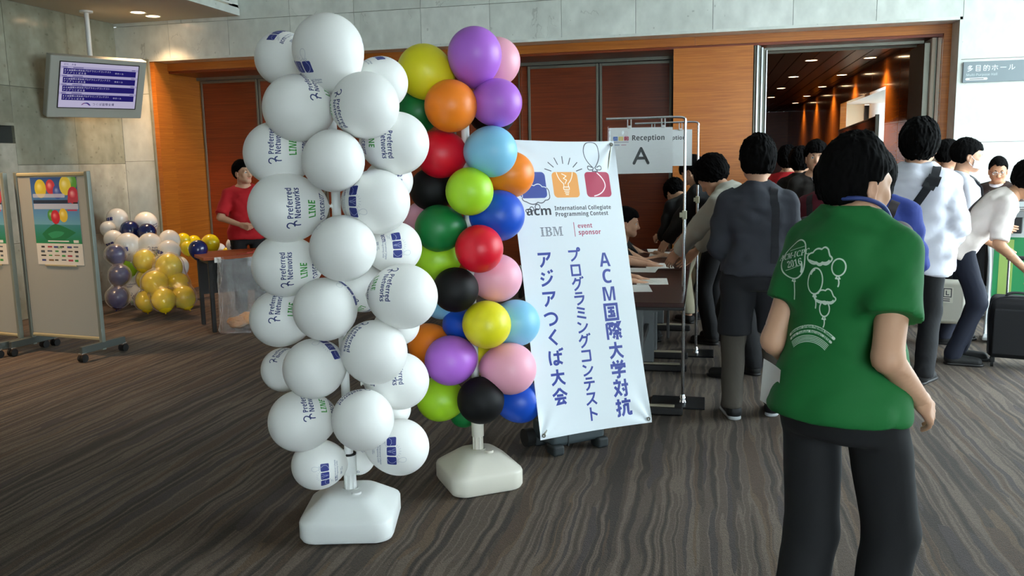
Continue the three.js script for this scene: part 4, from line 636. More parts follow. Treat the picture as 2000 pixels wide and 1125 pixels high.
bagOf([[245, 508, 22, 9.85], [290, 515, 23, 9.95], [330, 515, 22, 9.85], [255, 552, 24, 9.8], [305, 556, 24, 9.95], [345, 556, 22, 9.85], [275, 590, 24, 9.8], [325, 590, 24, 9.85]], 'balloon_bag', 'clear bag of white balloons behind the yellow one, under the heap', whiteGloss, 'white balloons inside the rear bag', 'white balloon packed in the bag behind the yellow one');
// ---------------------------------------------------------------- people: heads, hands and hair are meshed once, bodies and clothes per pose
const skinTone = (hex) => std(hex, 0.55, { vertexColors: true }), skins = { light: skinTone('#cf9f80'), mid: skinTone('#c08e6c') };
const hairMat = phy('#070606', 0.85, { specularIntensity: 0.15 }), hairBrown = phy('#0c0907', 0.85, { specularIntensity: 0.15 }), eyeMat = std('#ffffff', 0.25, { vertexColors: true });
function tint(g, fn) { const p = g.attributes.position, c = new Float32Array(p.count * 3); for (let i = 0; i < p.count; i++) c.set(fn(p.getX(i), p.getY(i), p.getZ(i)), i * 3); g.setAttribute('color', new THREE.BufferAttribute(c, 3)); return g; }
// head: origin at the top of the neck, face towards +z, chin at y 0.035, crown at y 0.262
const headField = (() => {
  const cran = ell(0, 0.166, -0.012, 0.0765, 0.096, 0.097), face = ell(0, 0.112, 0.026, 0.063, 0.082, 0.07), chin = rc(V(-0.012, 0.05, 0.07), V(0.012, 0.05, 0.07), 0.02, 0.02), jaw = [rc(V(-0.05, 0.08, 0.012), V(-0.014, 0.05, 0.066), 0.022, 0.018), rc(V(0.05, 0.08, 0.012), V(0.014, 0.05, 0.066), 0.022, 0.018)];
  const nose = rc(V(0, 0.142, 0.088), V(0, 0.108, 0.107), 0.008, 0.0125), wing = rc(V(-0.011, 0.104, 0.096), V(0.011, 0.104, 0.096), 0.0085, 0.0085), brow = rc(V(-0.036, 0.156, 0.074), V(0.036, 0.156, 0.074), 0.013, 0.013), cheek = [ell(0.036, 0.112, 0.066, 0.024, 0.022, 0.018), ell(-0.036, 0.112, 0.066, 0.024, 0.022, 0.018)];
  const sock = [ell(0.031, 0.143, 0.093, 0.016, 0.0095, 0.014), ell(-0.031, 0.143, 0.093, 0.016, 0.0095, 0.014)], lipU = rc(V(-0.017, 0.081, 0.084), V(0.017, 0.081, 0.084), 0.0065, 0.0065), lipL = rc(V(-0.013, 0.0735, 0.084), V(0.013, 0.0735, 0.084), 0.0075, 0.0075), slit = rc(V(-0.02, 0.0775, 0.094), V(0.02, 0.0775, 0.094), 0.0022, 0.0022);
  const neck = rc(V(0, 0.09, -0.018), V(0, -0.07, -0.03), 0.05, 0.056);
  const ear = (s) => { const shell = ell(s * 0.081, 0.128, -0.008, 0.009, 0.031, 0.019), cup = ell(s * 0.091, 0.132, -0.006, 0.008, 0.019, 0.011), lobe = ell(s * 0.078, 0.101, 0.0, 0.008, 0.011, 0.009); return (x, y, z) => smin(smax(shell(x, y, z), -cup(x, y, z), 0.006), lobe(x, y, z), 0.008); }, eL = ear(1), eR = ear(-1);
  return (x, y, z) => {
    let d = smin(cran(x, y, z), face(x, y, z), 0.03); d = smin(d, jaw[0](x, y, z), 0.03); d = smin(d, jaw[1](x, y, z), 0.03); d = smin(d, chin(x, y, z), 0.025); d = smin(d, brow(x, y, z), 0.02); d = smin(d, cheek[0](x, y, z), 0.02); d = smin(d, cheek[1](x, y, z), 0.02);
    d = smax(d, -sock[0](x, y, z), 0.012); d = smax(d, -sock[1](x, y, z), 0.012); d = smin(d, nose(x, y, z), 0.014); d = smin(d, wing(x, y, z), 0.008); d = smin(d, lipU(x, y, z), 0.006); d = smin(d, lipL(x, y, z), 0.006); d = smax(d, -slit(x, y, z), 0.004);
    d = smin(d, neck(x, y, z), 0.03); d = smin(d, eL(x, y, z), 0.006); return smin(d, eR(x, y, z), 0.006);
  };
})();
const lipTint = (x, y, z) => { const l = z > 0.07 && Math.abs(x) < 0.024 && y > 0.066 && y < 0.088 ? 1 : 0, e = Math.abs(x) > 0.08 ? 0.4 : 0, n = z > 0.1 ? 0.3 : 0; return [1, 1 - 0.28 * l - 0.1 * e - 0.06 * n, 1 - 0.25 * l - 0.1 * e - 0.06 * n]; };
const headGeo = tint(nets(headField, [-0.11, -0.05, -0.13], [0.11, 0.28, 0.135], 0.0042), lipTint);
const eyeGeo = (s) => { const g = new THREE.SphereGeometry(0.0125, 20, 14); tint(g, (x, y, z) => { const r = Math.hypot(x, y); return z > 0 && r < 0.0058 ? [0.012, 0.008, 0.006] : [0.78, 0.76, 0.74]; }); return g.translate(s * 0.031, 0.1425, 0.0765); };
const eyesGeo = [eyeGeo(1), eyeGeo(-1)], browGeo = [1, -1].map((s) => tube([V(s * 0.016, 0.1615, 0.0915), V(s * 0.03, 0.1665, 0.0875), V(s * 0.048, 0.162, 0.073)], 0.0034, 12, 6));
// hair styles: a shell over the scalp cut by a fringe and a nape line, roughened along the strands
function hairGeo({ thick = 0.017, fringe = 0.2, nape = 0.075, side = 0.115, back = 0.012, rough = 0.006, seed = 0, long = 0, ears = false, top = 0.006 }) {
  const shell = ell(0, 0.17, -0.016 - back * 0.4, 0.0765 + thick, 0.098 + thick * 0.7 + top, 0.1 + thick * 0.7 + back), inner = ell(0, 0.15, 0.0, 0.068, 0.09, 0.09), drop = long ? rc(V(0, 0.14, -0.05), V(0, 0.14 - long, -0.06), 0.085, 0.07) : null;
  const f = (x, y, z) => {
    const a = Math.atan2(x, z + 0.02), lump = noise3(x * 26 + seed, y * 20, z * 26), st = 0.55 * lump + 0.4 * (0.5 - Math.abs(noise3(a * 11 + lump * 1.2 + seed, y * 10, seed))) * 1.6 + 0.45 * noise3(x * 95 + seed, y * 38, z * 95) + 0.35 * noise3(x * 150, y * 60 + seed, z * 150);
    let d = shell(x, y, z); if (drop) d = smin(d, drop(x, y, z), 0.04); d += rough * st;
    const line = mixn(fringe, side, clamp((0.055 - z) / 0.06, 0, 1)), low = z > 0.055 ? fringe : z > -0.005 ? line : mixn(side, long ? 0.14 - long : nape, clamp((-0.005 - z) / 0.03, 0, 1));
    d = smax(d, low + 0.012 * st - y, 0.008); if (!ears && z > -0.03 && z < 0.03 && y < 0.15) d = smax(d, Math.abs(x) - 0.079, 0.004);
    return Math.max(d, -inner(x, y, z));
  };
  return nets(f, [-0.14, Math.min(0.02, 0.08 - long), -0.21], [0.14, 0.32, 0.13], 0.0046);
}
const HAIR = { short: hairGeo({ fringe: 0.2, nape: 0.078, side: 0.118 }), fluffy: hairGeo({ thick: 0.026, fringe: 0.185, nape: 0.074, side: 0.122, back: 0.014, rough: 0.01, seed: 3, top: 0.016 }), mop: hairGeo({ thick: 0.03, fringe: 0.172, nape: 0.05, side: 0.078, back: 0.022, rough: 0.009, seed: 6, ears: true, top: 0.012 }), neat: hairGeo({ thick: 0.02, fringe: 0.185, nape: 0.07, side: 0.124, back: 0.008, rough: 0.0075, seed: 21, top: 0.014 }), trim: hairGeo({ thick: 0.013, fringe: 0.216, nape: 0.085, side: 0.128, rough: 0.005, seed: 9 }), long: hairGeo({ thick: 0.02, fringe: 0.18, side: 0.06, long: 0.19, seed: 12, ears: true }) };
// hand: wrist at the origin, fingers along -y, thumb towards +z, palm facing -x (a left hand); curl in radians per joint
function handGeo(curl, spread = 0, thumbIn = 0.2) {
  const parts = [], palm = [], R = [0.0088, 0.0092, 0.0088, 0.0076], L = [[0.042, 0.026, 0.021], [0.046, 0.029, 0.022], [0.043, 0.027, 0.021], [0.034, 0.02, 0.018]], Z = [0.0285, 0.0095, -0.0095, -0.027], top = [-0.086, -0.09, -0.086, -0.078];
  for (let i = 0; i < 4; i++) {
    palm.push(rc(V(0, -0.008, Z[i] * 0.62), V(-0.001, top[i] + 0.004, Z[i]), 0.0135, 0.0105));
    let p = V(-0.001, top[i], Z[i]), a = curl * (0.75 + 0.12 * i), sp = spread * (1.5 - i) * 0.5;
    for (let k = 0; k < 3; k++) { const dir = V(-Math.sin(a), -Math.cos(a), Math.sin(sp) * Math.cos(a)), q = p.clone().addScaledVector(dir.normalize(), L[i][k]); parts.push(rc(p, q, R[i] - k * 0.001, R[i] - 0.001 - k * 0.001)); p = q; a += curl * (k === 0 ? 1.15 : 0.8); }
  }
  const t0 = V(-0.004, -0.024, 0.02), t1 = V(-0.012 - 0.016 * thumbIn, -0.052, 0.043 - 0.016 * thumbIn), t2 = V(-0.02 - 0.03 * thumbIn, -0.08, 0.05 - 0.03 * thumbIn), t3 = V(-0.026 - 0.04 * thumbIn, -0.104, 0.05 - 0.04 * thumbIn), th = [rc(t0, t1, 0.015, 0.0115), rc(t1, t2, 0.0105, 0.0095), rc(t2, t3, 0.0092, 0.0075)], wrist = rc(V(0, 0.035, 0), V(0, -0.01, 0), 0.024, 0.021);
  const f = (x, y, z) => { let d = palm[0](x, y, z); for (let i = 1; i < 4; i++) d = smin(d, palm[i](x, y, z), 0.012); d = smin(d, wrist(x, y, z), 0.02); let t = 9; for (const q of th) t = smin(t, q(x, y, z), 0.006); d = smin(d, t, 0.01); let e = 9; for (const q of parts) e = Math.min(e, q(x, y, z)); return smin(d, e, 0.005); };
  return tint(nets(f, [-0.12, -0.21, -0.06], [0.04, 0.05, 0.085], 0.0036), () => [1, 1, 1]);
}
const HANDS = { relaxed: handGeo(0.32), flat: handGeo(0.1, 0.25, 0), grip: handGeo(0.95, 0, 1) };
for (const k of Object.keys(HANDS)) HANDS[k + 'R'] = tint(mirrorX(HANDS[k]), () => [1, 1, 1]);
// shoe: heel at -z, toe at +z, sole on y 0; about 0.27 m long
const shoeOutline = (() => { const a = rc(V(0, 0.03, -0.075), V(0.004, 0.03, 0.11), 0.036, 0.04); return (x, y, z) => a(x, 0.03, z); })();
const shoeUpper = nets((x, y, z) => { const foot = smin(rc(V(0, 0.045, -0.07), V(0.003, 0.03, 0.105), 0.04, 0.036)(x, y, z), rc(V(0, 0.05, -0.06), V(0, 0.1, -0.058), 0.042, 0.04)(x, y, z), 0.03); return Math.max(Math.max(foot, 0.014 - y), y - 0.096 - z * 0.2); }, [-0.06, 0, -0.13], [0.06, 0.12, 0.16], 0.006);
const shoeSole = nets((x, y, z) => smax(shoeOutline(x, y, z) - 0.004, Math.max(y - 0.022, -y), 0.004), [-0.06, -0.012, -0.13], [0.06, 0.036, 0.17], 0.006);

const PROFILE = [[-0.14, 0.15, 0.1, -0.006], [-0.06, 0.168, 0.116, -0.01], [0.02, 0.163, 0.112, -0.004], [0.1, 0.146, 0.1, 0], [0.18, 0.148, 0.102, 0.002], [0.27, 0.16, 0.112, 0.002], [0.35, 0.16, 0.11, -0.006], [0.405, 0.138, 0.092, -0.014], [0.45, 0.09, 0.07, -0.02], [0.5, 0.06, 0.058, -0.022]];
function torsoAt(y, g) { let i = 0; while (i < PROFILE.length - 2 && y > PROFILE[i + 1][0]) i++; const a = PROFILE[i], b = PROFILE[i + 1], t = fade(clamp((y - a[0]) / (b[0] - a[0]), 0, 1)); return [mixn(a[1], b[1], t) * g[0], mixn(a[2], b[2], t) * g[1], mixn(a[3], b[3], t)]; }
function ik(a, b, l1, l2, hint) {                        // the middle joint of a two-bone limb bent towards hint
  const d = b.clone().sub(a); let L = d.length(); const most = (l1 + l2) * 0.999; if (L > most) { d.multiplyScalar(most / L); b.copy(a).add(d); L = most; } const u = d.clone().normalize(), k = (l1 * l1 - l2 * l2 + L * L) / (2 * L), h = Math.sqrt(Math.max(0, l1 * l1 - k * k)); const n = hint.clone().addScaledVector(u, -hint.dot(u)).normalize(); return a.clone().addScaledVector(u, k).addScaledVector(n, h);
}
// clothes are made of these; `where` is the person's place, `s` the pose in a 1.70 m body facing +z (own left is +x)
function person(where, face, height, s, label) {
  const root = thing('person', label, 'person', where, face), K = height / 1.7, G = s.girth ?? [1, 1], hipY = s.hipY ?? 0.93, cell = s.cell ?? 0.013; root.scale.setScalar(K);
  const T = new THREE.Matrix4().makeTranslation(s.hipX ?? 0, hipY, s.hipZ ?? 0).multiply(new THREE.Matrix4().makeRotationFromEuler(new THREE.Euler(s.lean ?? 0, s.twist ?? 0, s.side ?? 0, 'YXZ'))), Ti = T.clone().invert().elements, tp = (x, y, z) => V(x, y, z).applyMatrix4(T);
  const bend = s.bend ?? 0;                                // the back rounds forward by this much towards the neck
  const loc = (x, y, z) => { let X = Ti[0] * x + Ti[4] * y + Ti[8] * z + Ti[12], Y = Ti[1] * x + Ti[5] * y + Ti[9] * z + Ti[13], Z = Ti[2] * x + Ti[6] * y + Ti[10] * z + Ti[14]; if (bend && Y > 0) Z -= bend * Y * Y; return [X, Y, Z]; };
  const tq = (x, y, z) => tp(x, y, z + bend * Math.max(0, y) ** 2);
  const torso = (X, Y, Z, e, lo, hi) => { const [a, b, c] = torsoAt(Y, G), q = Math.hypot(X / (a + e), (Z - c) / (b + e)), n = Math.pow(Math.abs(X / (a + e)) ** 2.5 + Math.abs((Z - c) / (b + e)) ** 2.5, 0.4); return smax((mixn(q, n, 0.6) - 1) * Math.min(a + e, b + e), Math.max(Y - hi, lo - Y), 0.03); };
  const sh = s.shrug ?? 0, SW = s.shoulder ?? 0.168, SL = tq(SW, 0.388 + sh, -0.008), SR = tq(-SW, 0.388 + sh, -0.008), HL = V(0.092, -0.03, 0).applyMatrix4(T), HR = V(-0.092, -0.03, 0).applyMatrix4(T);
  if (s.hipFlat ?? true) { HL.set((s.hipX ?? 0) + 0.092, hipY - 0.03, s.hipZ ?? 0); HR.set((s.hipX ?? 0) - 0.092, hipY - 0.03, s.hipZ ?? 0); }
  const WL = V(...s.handL), WR = V(...s.handR), EL = ik(SL, WL, 0.285, 0.25, V(...(s.elbowL ?? [0.3, 0, -1]))), ER = ik(SR, WR, 0.285, 0.25, V(...(s.elbowR ?? [-0.3, 0, -1])));
  const AL = V(s.footL[0], 0.085, s.footL[1] - 0.055), AR = V(s.footR[0], 0.085, s.footR[1] - 0.055); if (s.liftR) AR.y += s.liftR; if (s.liftL) AL.y += s.liftL;
  const KL = ik(HL, AL, 0.43, 0.41, V(...(s.kneeL ?? [0.12, 0, 1]))), KR = ik(HR, AR, 0.43, 0.41, V(...(s.kneeR ?? [-0.12, 0, 1])));
  const headP = tq(s.neckX ?? 0, s.neckY ?? 0.472, s.neckZ ?? 0.004), hm = new THREE.Matrix4().makeTranslation(headP.x, headP.y, headP.z).multiply(new THREE.Matrix4().makeRotationFromEuler(new THREE.Euler(s.headPitch ?? 0, s.headYaw ?? 0, s.headRoll ?? 0, 'YXZ'))).multiply(new THREE.Matrix4().makeScale(...(Array.isArray(s.head) ? s.head : [s.head ?? 1, s.head ?? 1, s.head ?? 1])));
  const limb = { uL: rc(SL, EL, 0.046, 0.039), uR: rc(SR, ER, 0.046, 0.039), fL: rc(EL, WL, 0.038, 0.025), fR: rc(ER, WR, 0.038, 0.025), tL: rc(HL, KL, 0.07, 0.055), tR: rc(HR, KR, 0.07, 0.055), cL: rc(KL, AL, 0.053, 0.036), cR: rc(KR, AR, 0.053, 0.036), nk: rc(tq(0, 0.42, -0.016), headP.clone().add(V(0, 0.02, -0.012)), 0.06, 0.05) };
  const trapL = [tq(0.125, 0.41, -0.018), tq(0.03, 0.475, -0.03)], trapR = [tq(-0.125, 0.41, -0.018), tq(-0.03, 0.475, -0.03)], bT = [rc(...trapL, 0.032, 0.036), rc(...trapR, 0.032, 0.036)];
  const lo = [9, 9, 9], hi = [-9, -9, -9]; for (const p of [SL, SR, EL, ER, WL, WR, HL, HR, KL, KR, AL, AR, headP]) [p.x, p.y, p.z].forEach((v, i) => { lo[i] = Math.min(lo[i], v); hi[i] = Math.max(hi[i], v); });
  const B = (m) => [[lo[0] - m, Math.max(-0.02, lo[1] - m), lo[2] - m], [hi[0] + m, hi[1] + m, hi[2] + m]];
  // the body: one continuous mesh of skin, finer at the head and hands
  const bodyF = (x, y, z) => { const [X, Y, Z] = loc(x, y, z); let d = torso(X, Y, Z, -0.012, -0.15, 0.48); for (const k of ['uL', 'uR']) d = smin(d, limb[k](x, y, z), 0.03); d = smin(smin(smin(d, limb.nk(x, y, z), 0.03), bT[0](x, y, z), 0.03), bT[1](x, y, z), 0.03); for (const k of ['tL', 'tR']) d = smin(d, limb[k](x, y, z), 0.025); for (const k of ['cL', 'cR', 'fL', 'fR']) d = smin(d, limb[k](x, y, z), 0.015); return d; };
  const body = tint(nets(bodyF, ...B(0.2), s.bodyCell ?? 0.016), () => [1, 1, 1]), pieces = [body, headGeo.clone().applyMatrix4(hm)];
  const handOn = (W, E, kind, thumb, mirror) => { const y = E.clone().sub(W).normalize(), z = V(...thumb); z.addScaledVector(y, -z.dot(y)).normalize(); const x = y.clone().cross(z); pieces.push(HANDS[kind + (mirror ? 'R' : '')].clone().applyMatrix4(new THREE.Matrix4().makeBasis(x, y, z).setPosition(W))); };
  handOn(WL, s.bendL ? WL.clone().add(V(...s.bendL)) : EL, s.handKindL ?? 'relaxed', s.thumbL ?? [0, 1, 0.4], false); handOn(WR, s.bendR ? WR.clone().add(V(...s.bendR)) : ER, s.handKindR ?? 'relaxed', s.thumbR ?? [0, 1, 0.4], true);
  for (const g of pieces) if (!g.attributes.color) tint(g, () => [1, 1, 1]);
  mesh('body', mergeGeometries(pieces), skins[s.skin ?? 'light'], root);
  if (s.eyes ?? true) { const e = new THREE.Group(); for (const g of eyesGeo) mesh('eye', g, eyeMat, root).applyMatrix4(hm); for (const g of browGeo) mesh('eyebrow', g, hairMat, root).applyMatrix4(hm); }
  const hr = mesh('hair', HAIR[s.hair ?? 'short'], s.hairBrown ? hairBrown : hairMat, root); hr.applyMatrix4(hm);
  // upper garment
  const t = s.top, sl = t.sleeve, e = t.ease ?? 0.02, cut = (W, from, to, k) => { const d = to.clone().sub(from).normalize(), p = from.clone().lerp(to, k); return (x, y, z) => (x - p.x) * d.x + (y - p.y) * d.y + (z - p.z) * d.z; };
  const es = t.sleeveEase ?? e, uL = rc(SL, EL, 0.05 + es * 0.7, 0.043 + es), uR = rc(SR, ER, 0.05 + es * 0.7, 0.043 + es), fL = rc(EL, WL, 0.042 + es, 0.032 + es * 0.8), fR = rc(ER, WR, 0.042 + es, 0.032 + es * 0.8), endL = sl <= 1 ? cut(0, SL, EL, sl) : cut(0, EL, WL, sl - 1), endR = sl <= 1 ? cut(0, SR, ER, sl) : cut(0, ER, WR, sl - 1), hem = t.hem ?? -0.1, fold = t.fold ?? 0.006, hood = t.hood ? [rc(tq(-0.075, 0.445, -0.06), tq(0.075, 0.445, -0.06), 0.045, 0.045), rc(tq(0, 0.44, -0.075), tq(0, 0.36, -0.105), 0.06, 0.035), rc(tq(-0.085, 0.44, -0.04), tq(-0.06, 0.4, 0.075), 0.034, 0.026), rc(tq(0.085, 0.44, -0.04), tq(0.06, 0.4, 0.075), 0.034, 0.026)] : null, collar = t.collar ? rc(tq(0, 0.44, -0.016), tq(0, 0.5, -0.01), 0.075, 0.068) : null, seed = (s.seed ?? 0) * 3.7;
  const gN = rc(tq(0, 0.4, -0.026), tq((s.neckX ?? 0) * 0.5, 0.5, -0.026), 0.072 + e * 0.3, 0.064 + e * 0.3), gT = [rc(...trapL, 0.032 + e * 0.8, 0.038 + e * 0.5), rc(...trapR, 0.032 + e * 0.8, 0.038 + e * 0.5)];
  const topF = (x, y, z) => {
    const [X, Y, Z] = loc(x, y, z), fl = (t.flare ?? 0.012) * clamp((0.2 - Y) / 0.3, 0, 1.3), r1 = noise3(X * 8 + Y * 7 + seed, Y * 5 - X * 4, Z * 8), r2 = noise3(X * 7 - Y * 11, Y * 8 + X * 5 + seed, Z * 7), w = fold * (noise3(X * 6 + seed, Y * 2.6, Z * 6) + 0.9 * (0.45 - Math.abs(r1)) * 1.4 + 0.9 * (0.4 - Math.abs(r2)) * 1.3 + 0.3 * noise3(X * 22, Y * 14 + seed, Z * 22));
    let d = smin(smin(torso(X, Y, Z, e + fl, hem - 0.02, 0.46), gT[0](x, y, z), 0.035), gT[1](x, y, z), 0.035), nb = smin(d, gN(x, y, z), 0.03), a = uL(x, y, z), b = uR(x, y, z); if (sl > 1) { a = smin(a, fL(x, y, z), 0.02); b = smin(b, fR(x, y, z), 0.02); } a = smax(a, endL(x, y, z), 0.004); b = smax(b, endR(x, y, z), 0.004); d = smin(smin(nb, a, 0.035), b, 0.035);
    d = smax(d, hem + 0.006 * noise3(X * 9 + seed, 0, Z * 9) + (t.hemTilt ?? 0) * X - Y, 0.004); if (hood) for (const h of hood) d = smin(d, h(x, y, z), 0.03); if (collar) d = smin(d, collar(x, y, z), 0.02);
    d = Math.max(d, Y - (t.neck ?? 0.468) - 0.022 + (t.vee ?? 0.45) * Math.max(0, Z + 0.05)); return d + w;
  };
  const tg = nets(topF, ...B(0.2), cell);
  const uvp = tg.attributes.position, tuv = tg.attributes.uv; for (let i = 0; i < uvp.count; i++) { const [X, Y, Z] = loc(uvp.getX(i), uvp.getY(i), uvp.getZ(i)); tuv.setXY(i, t.print ? 0.5 - Math.atan2(X, -(Z - 0.0)) * 0.165 / 0.66 : X + Z, t.print ? (Y + 0.2) / 0.66 : Y); }
  mesh(t.name, tg, t.mat, root);
  if (t.lanyard) mesh('lanyard', tube([tq(-0.07, 0.44, 0.075), tq(-0.07, 0.492, 0.01), tq(-0.045, 0.512, -0.05), tq(0, 0.512, -0.07), tq(0.045, 0.512, -0.05), tq(0.07, 0.492, 0.01), tq(0.07, 0.44, 0.075)], 0.0065, 60, 8), t.lanyard, root);
  if (t.open) { const bib = nets((x, y, z) => { const [X, Y, Z] = loc(x, y, z); return Math.max(torso(X, Y, Z, e + 0.006, hem, 0.45), Math.abs(X) - 0.05, -Z); }, ...B(0.2), cell); mesh('shirt', bib, t.open, root); }
  // trousers
  const q = s.legs, pe = q.ease ?? 0.014, tl = rc(HL, KL, (0.077 + pe * 0.8) * G[0], 0.06 + pe), tr = rc(HR, KR, (0.077 + pe * 0.8) * G[0], 0.06 + pe), cl = rc(KL, AL, 0.058 + pe, 0.05 + pe), cr = rc(KR, AR, 0.058 + pe, 0.05 + pe), ank = q.ankle ?? 0.05;
  const legF = (x, y, z) => { const [X, Y, Z] = loc(x, y, z); let d = torso(X, Y, Z, 0.012, -0.15, q.waist ?? 0.06); const a = smin(tl(x, y, z), cl(x, y, z), 0.02), b = smin(tr(x, y, z), cr(x, y, z), 0.02); d = smin(smin(d, Math.min(a, b), 0.03), 9, 0.01); const low = clamp((0.35 - y) / 0.3, 0, 1); d += 0.005 * noise3(x * 9, y * 11 + seed, z * 9) + low * 0.005 * noise3(x * 8, y * 30 + seed, z * 8); return Math.max(d, ank - y); };
  const lg = nets(legF, ...B(0.2), cell); mesh(q.name ?? 'trousers', lg, q.mat, root);
  if (q.over) { const o2 = q.over, a1 = rc(HL, KL, 0.1 + o2.ease, 0.086 + o2.ease), a2 = rc(HR, KR, 0.1 + o2.ease, 0.086 + o2.ease); mesh(o2.name, nets((x, y, z) => { const [X, Y, Z] = loc(x, y, z); let d = smin(torso(X, Y, Z, 0.02, -0.14, 0.05), Math.min(a1(x, y, z), a2(x, y, z)), 0.03); d += 0.009 * noise3(x * 9, y * 13 + seed, z * 9); return Math.max(d, o2.cut - y); }, ...B(0.2), cell), o2.mat, root); }
  for (const [A, yaw, lift] of [[AL, s.footL[2] ?? 0.15, s.liftL ?? 0], [AR, s.footR[2] ?? -0.15, s.liftR ?? 0]]) { if (s.noShoes) break; const u = mesh('shoe', shoeUpper, s.shoe ?? blackRubber, root); u.position.set(A.x, lift, A.z + 0.055); u.rotation.y = yaw; if (lift) u.rotation.x = lift * 3; mesh('sole', shoeSole, s.sole ?? tableDark, u); }
  root.updateMatrixWorld(true);
  return { root, T, loc, topF, tq, hm, S: [SL, SR], E: [EL, ER], W: [WL, WR], K, torso };
}
// straps that hug a garment: [x, y, side] in the torso's frame, side 1 front, -1 back
function strapOn(P, pts, w, th = 0.006) {
  const cur = new THREE.CatmullRomCurve3(pts.map(([x, y, sd]) => V(x, y, sd * 0.3)), false, 'centripetal'), n = 48, out = [], nor = [];
  for (let i = 0; i <= n; i++) { const c = cur.getPoint(i / n), o = P.tq(c.x, c.y, c.z), tgt = P.tq(c.x * 0.75, c.y - (c.y > 0.4 ? 0.06 : 0), 0), d = tgt.clone().sub(o).normalize(); let t = 0, L = o.distanceTo(tgt); for (let k = 0; k < 60 && t < L; k++) { const v = P.topF(o.x + d.x * t, o.y + d.y * t, o.z + d.z * t); if (v < 0.002) break; t += Math.max(0.002, v * 0.7); } out.push(o.clone().addScaledVector(d, t)); nor.push(d.clone().negate()); }
  for (let r = 0; r < 2; r++) for (let i = 1; i < n; i++) out[i].lerp(out[i - 1].clone().add(out[i + 1]).multiplyScalar(0.5), 0.5);
  return ribbon(out, nor, w, th);
}
function worn(P, name, label, category = 'bag') { const o = thing(name, label, category); o.position.copy(P.root.position); o.rotation.copy(P.root.rotation); o.scale.copy(P.root.scale); return o; }
// ---------------------------------------------------------------- the people
const cloth = (c, r = 0.85, o = {}) => std(c, r, o);
const weave = dataTex(256, 256, (u, v) => { const n = 128 + 60 * Math.sin(u * 256 * 0.8) * Math.sin(v * 256 * 0.8) + 40 * tnoise(u * 128, v * 128, 128, 128, 71); return [n, n, n]; }, false);
const black = cloth('#0e0e11'), jeans = cloth('#161b2c'), greyTrousers = cloth('#4a443c'), khaki = cloth('#a09880'), whiteShirt = cloth('#dfe0ea', 0.8), charcoal = cloth('#34363e'), navyCloth = cloth('#1a2038'), brownVest = cloth('#3a2a24'), redCloth = cloth('#b8101c'), strapMat = cloth('#15171c', 0.7);
const onFloor = (px, py, depth) => { const p = at(px, py, depth); return [p.x, 0, p.z]; };
// yaw of someone who, seen from the camera at that pixel column, is turned by `deg` clockwise from walking straight away
const away = (p, deg) => { const a = Math.atan2(p[0], -p[2]) + deg * Math.PI / 180; return Math.atan2(Math.sin(a), -Math.cos(a)); };

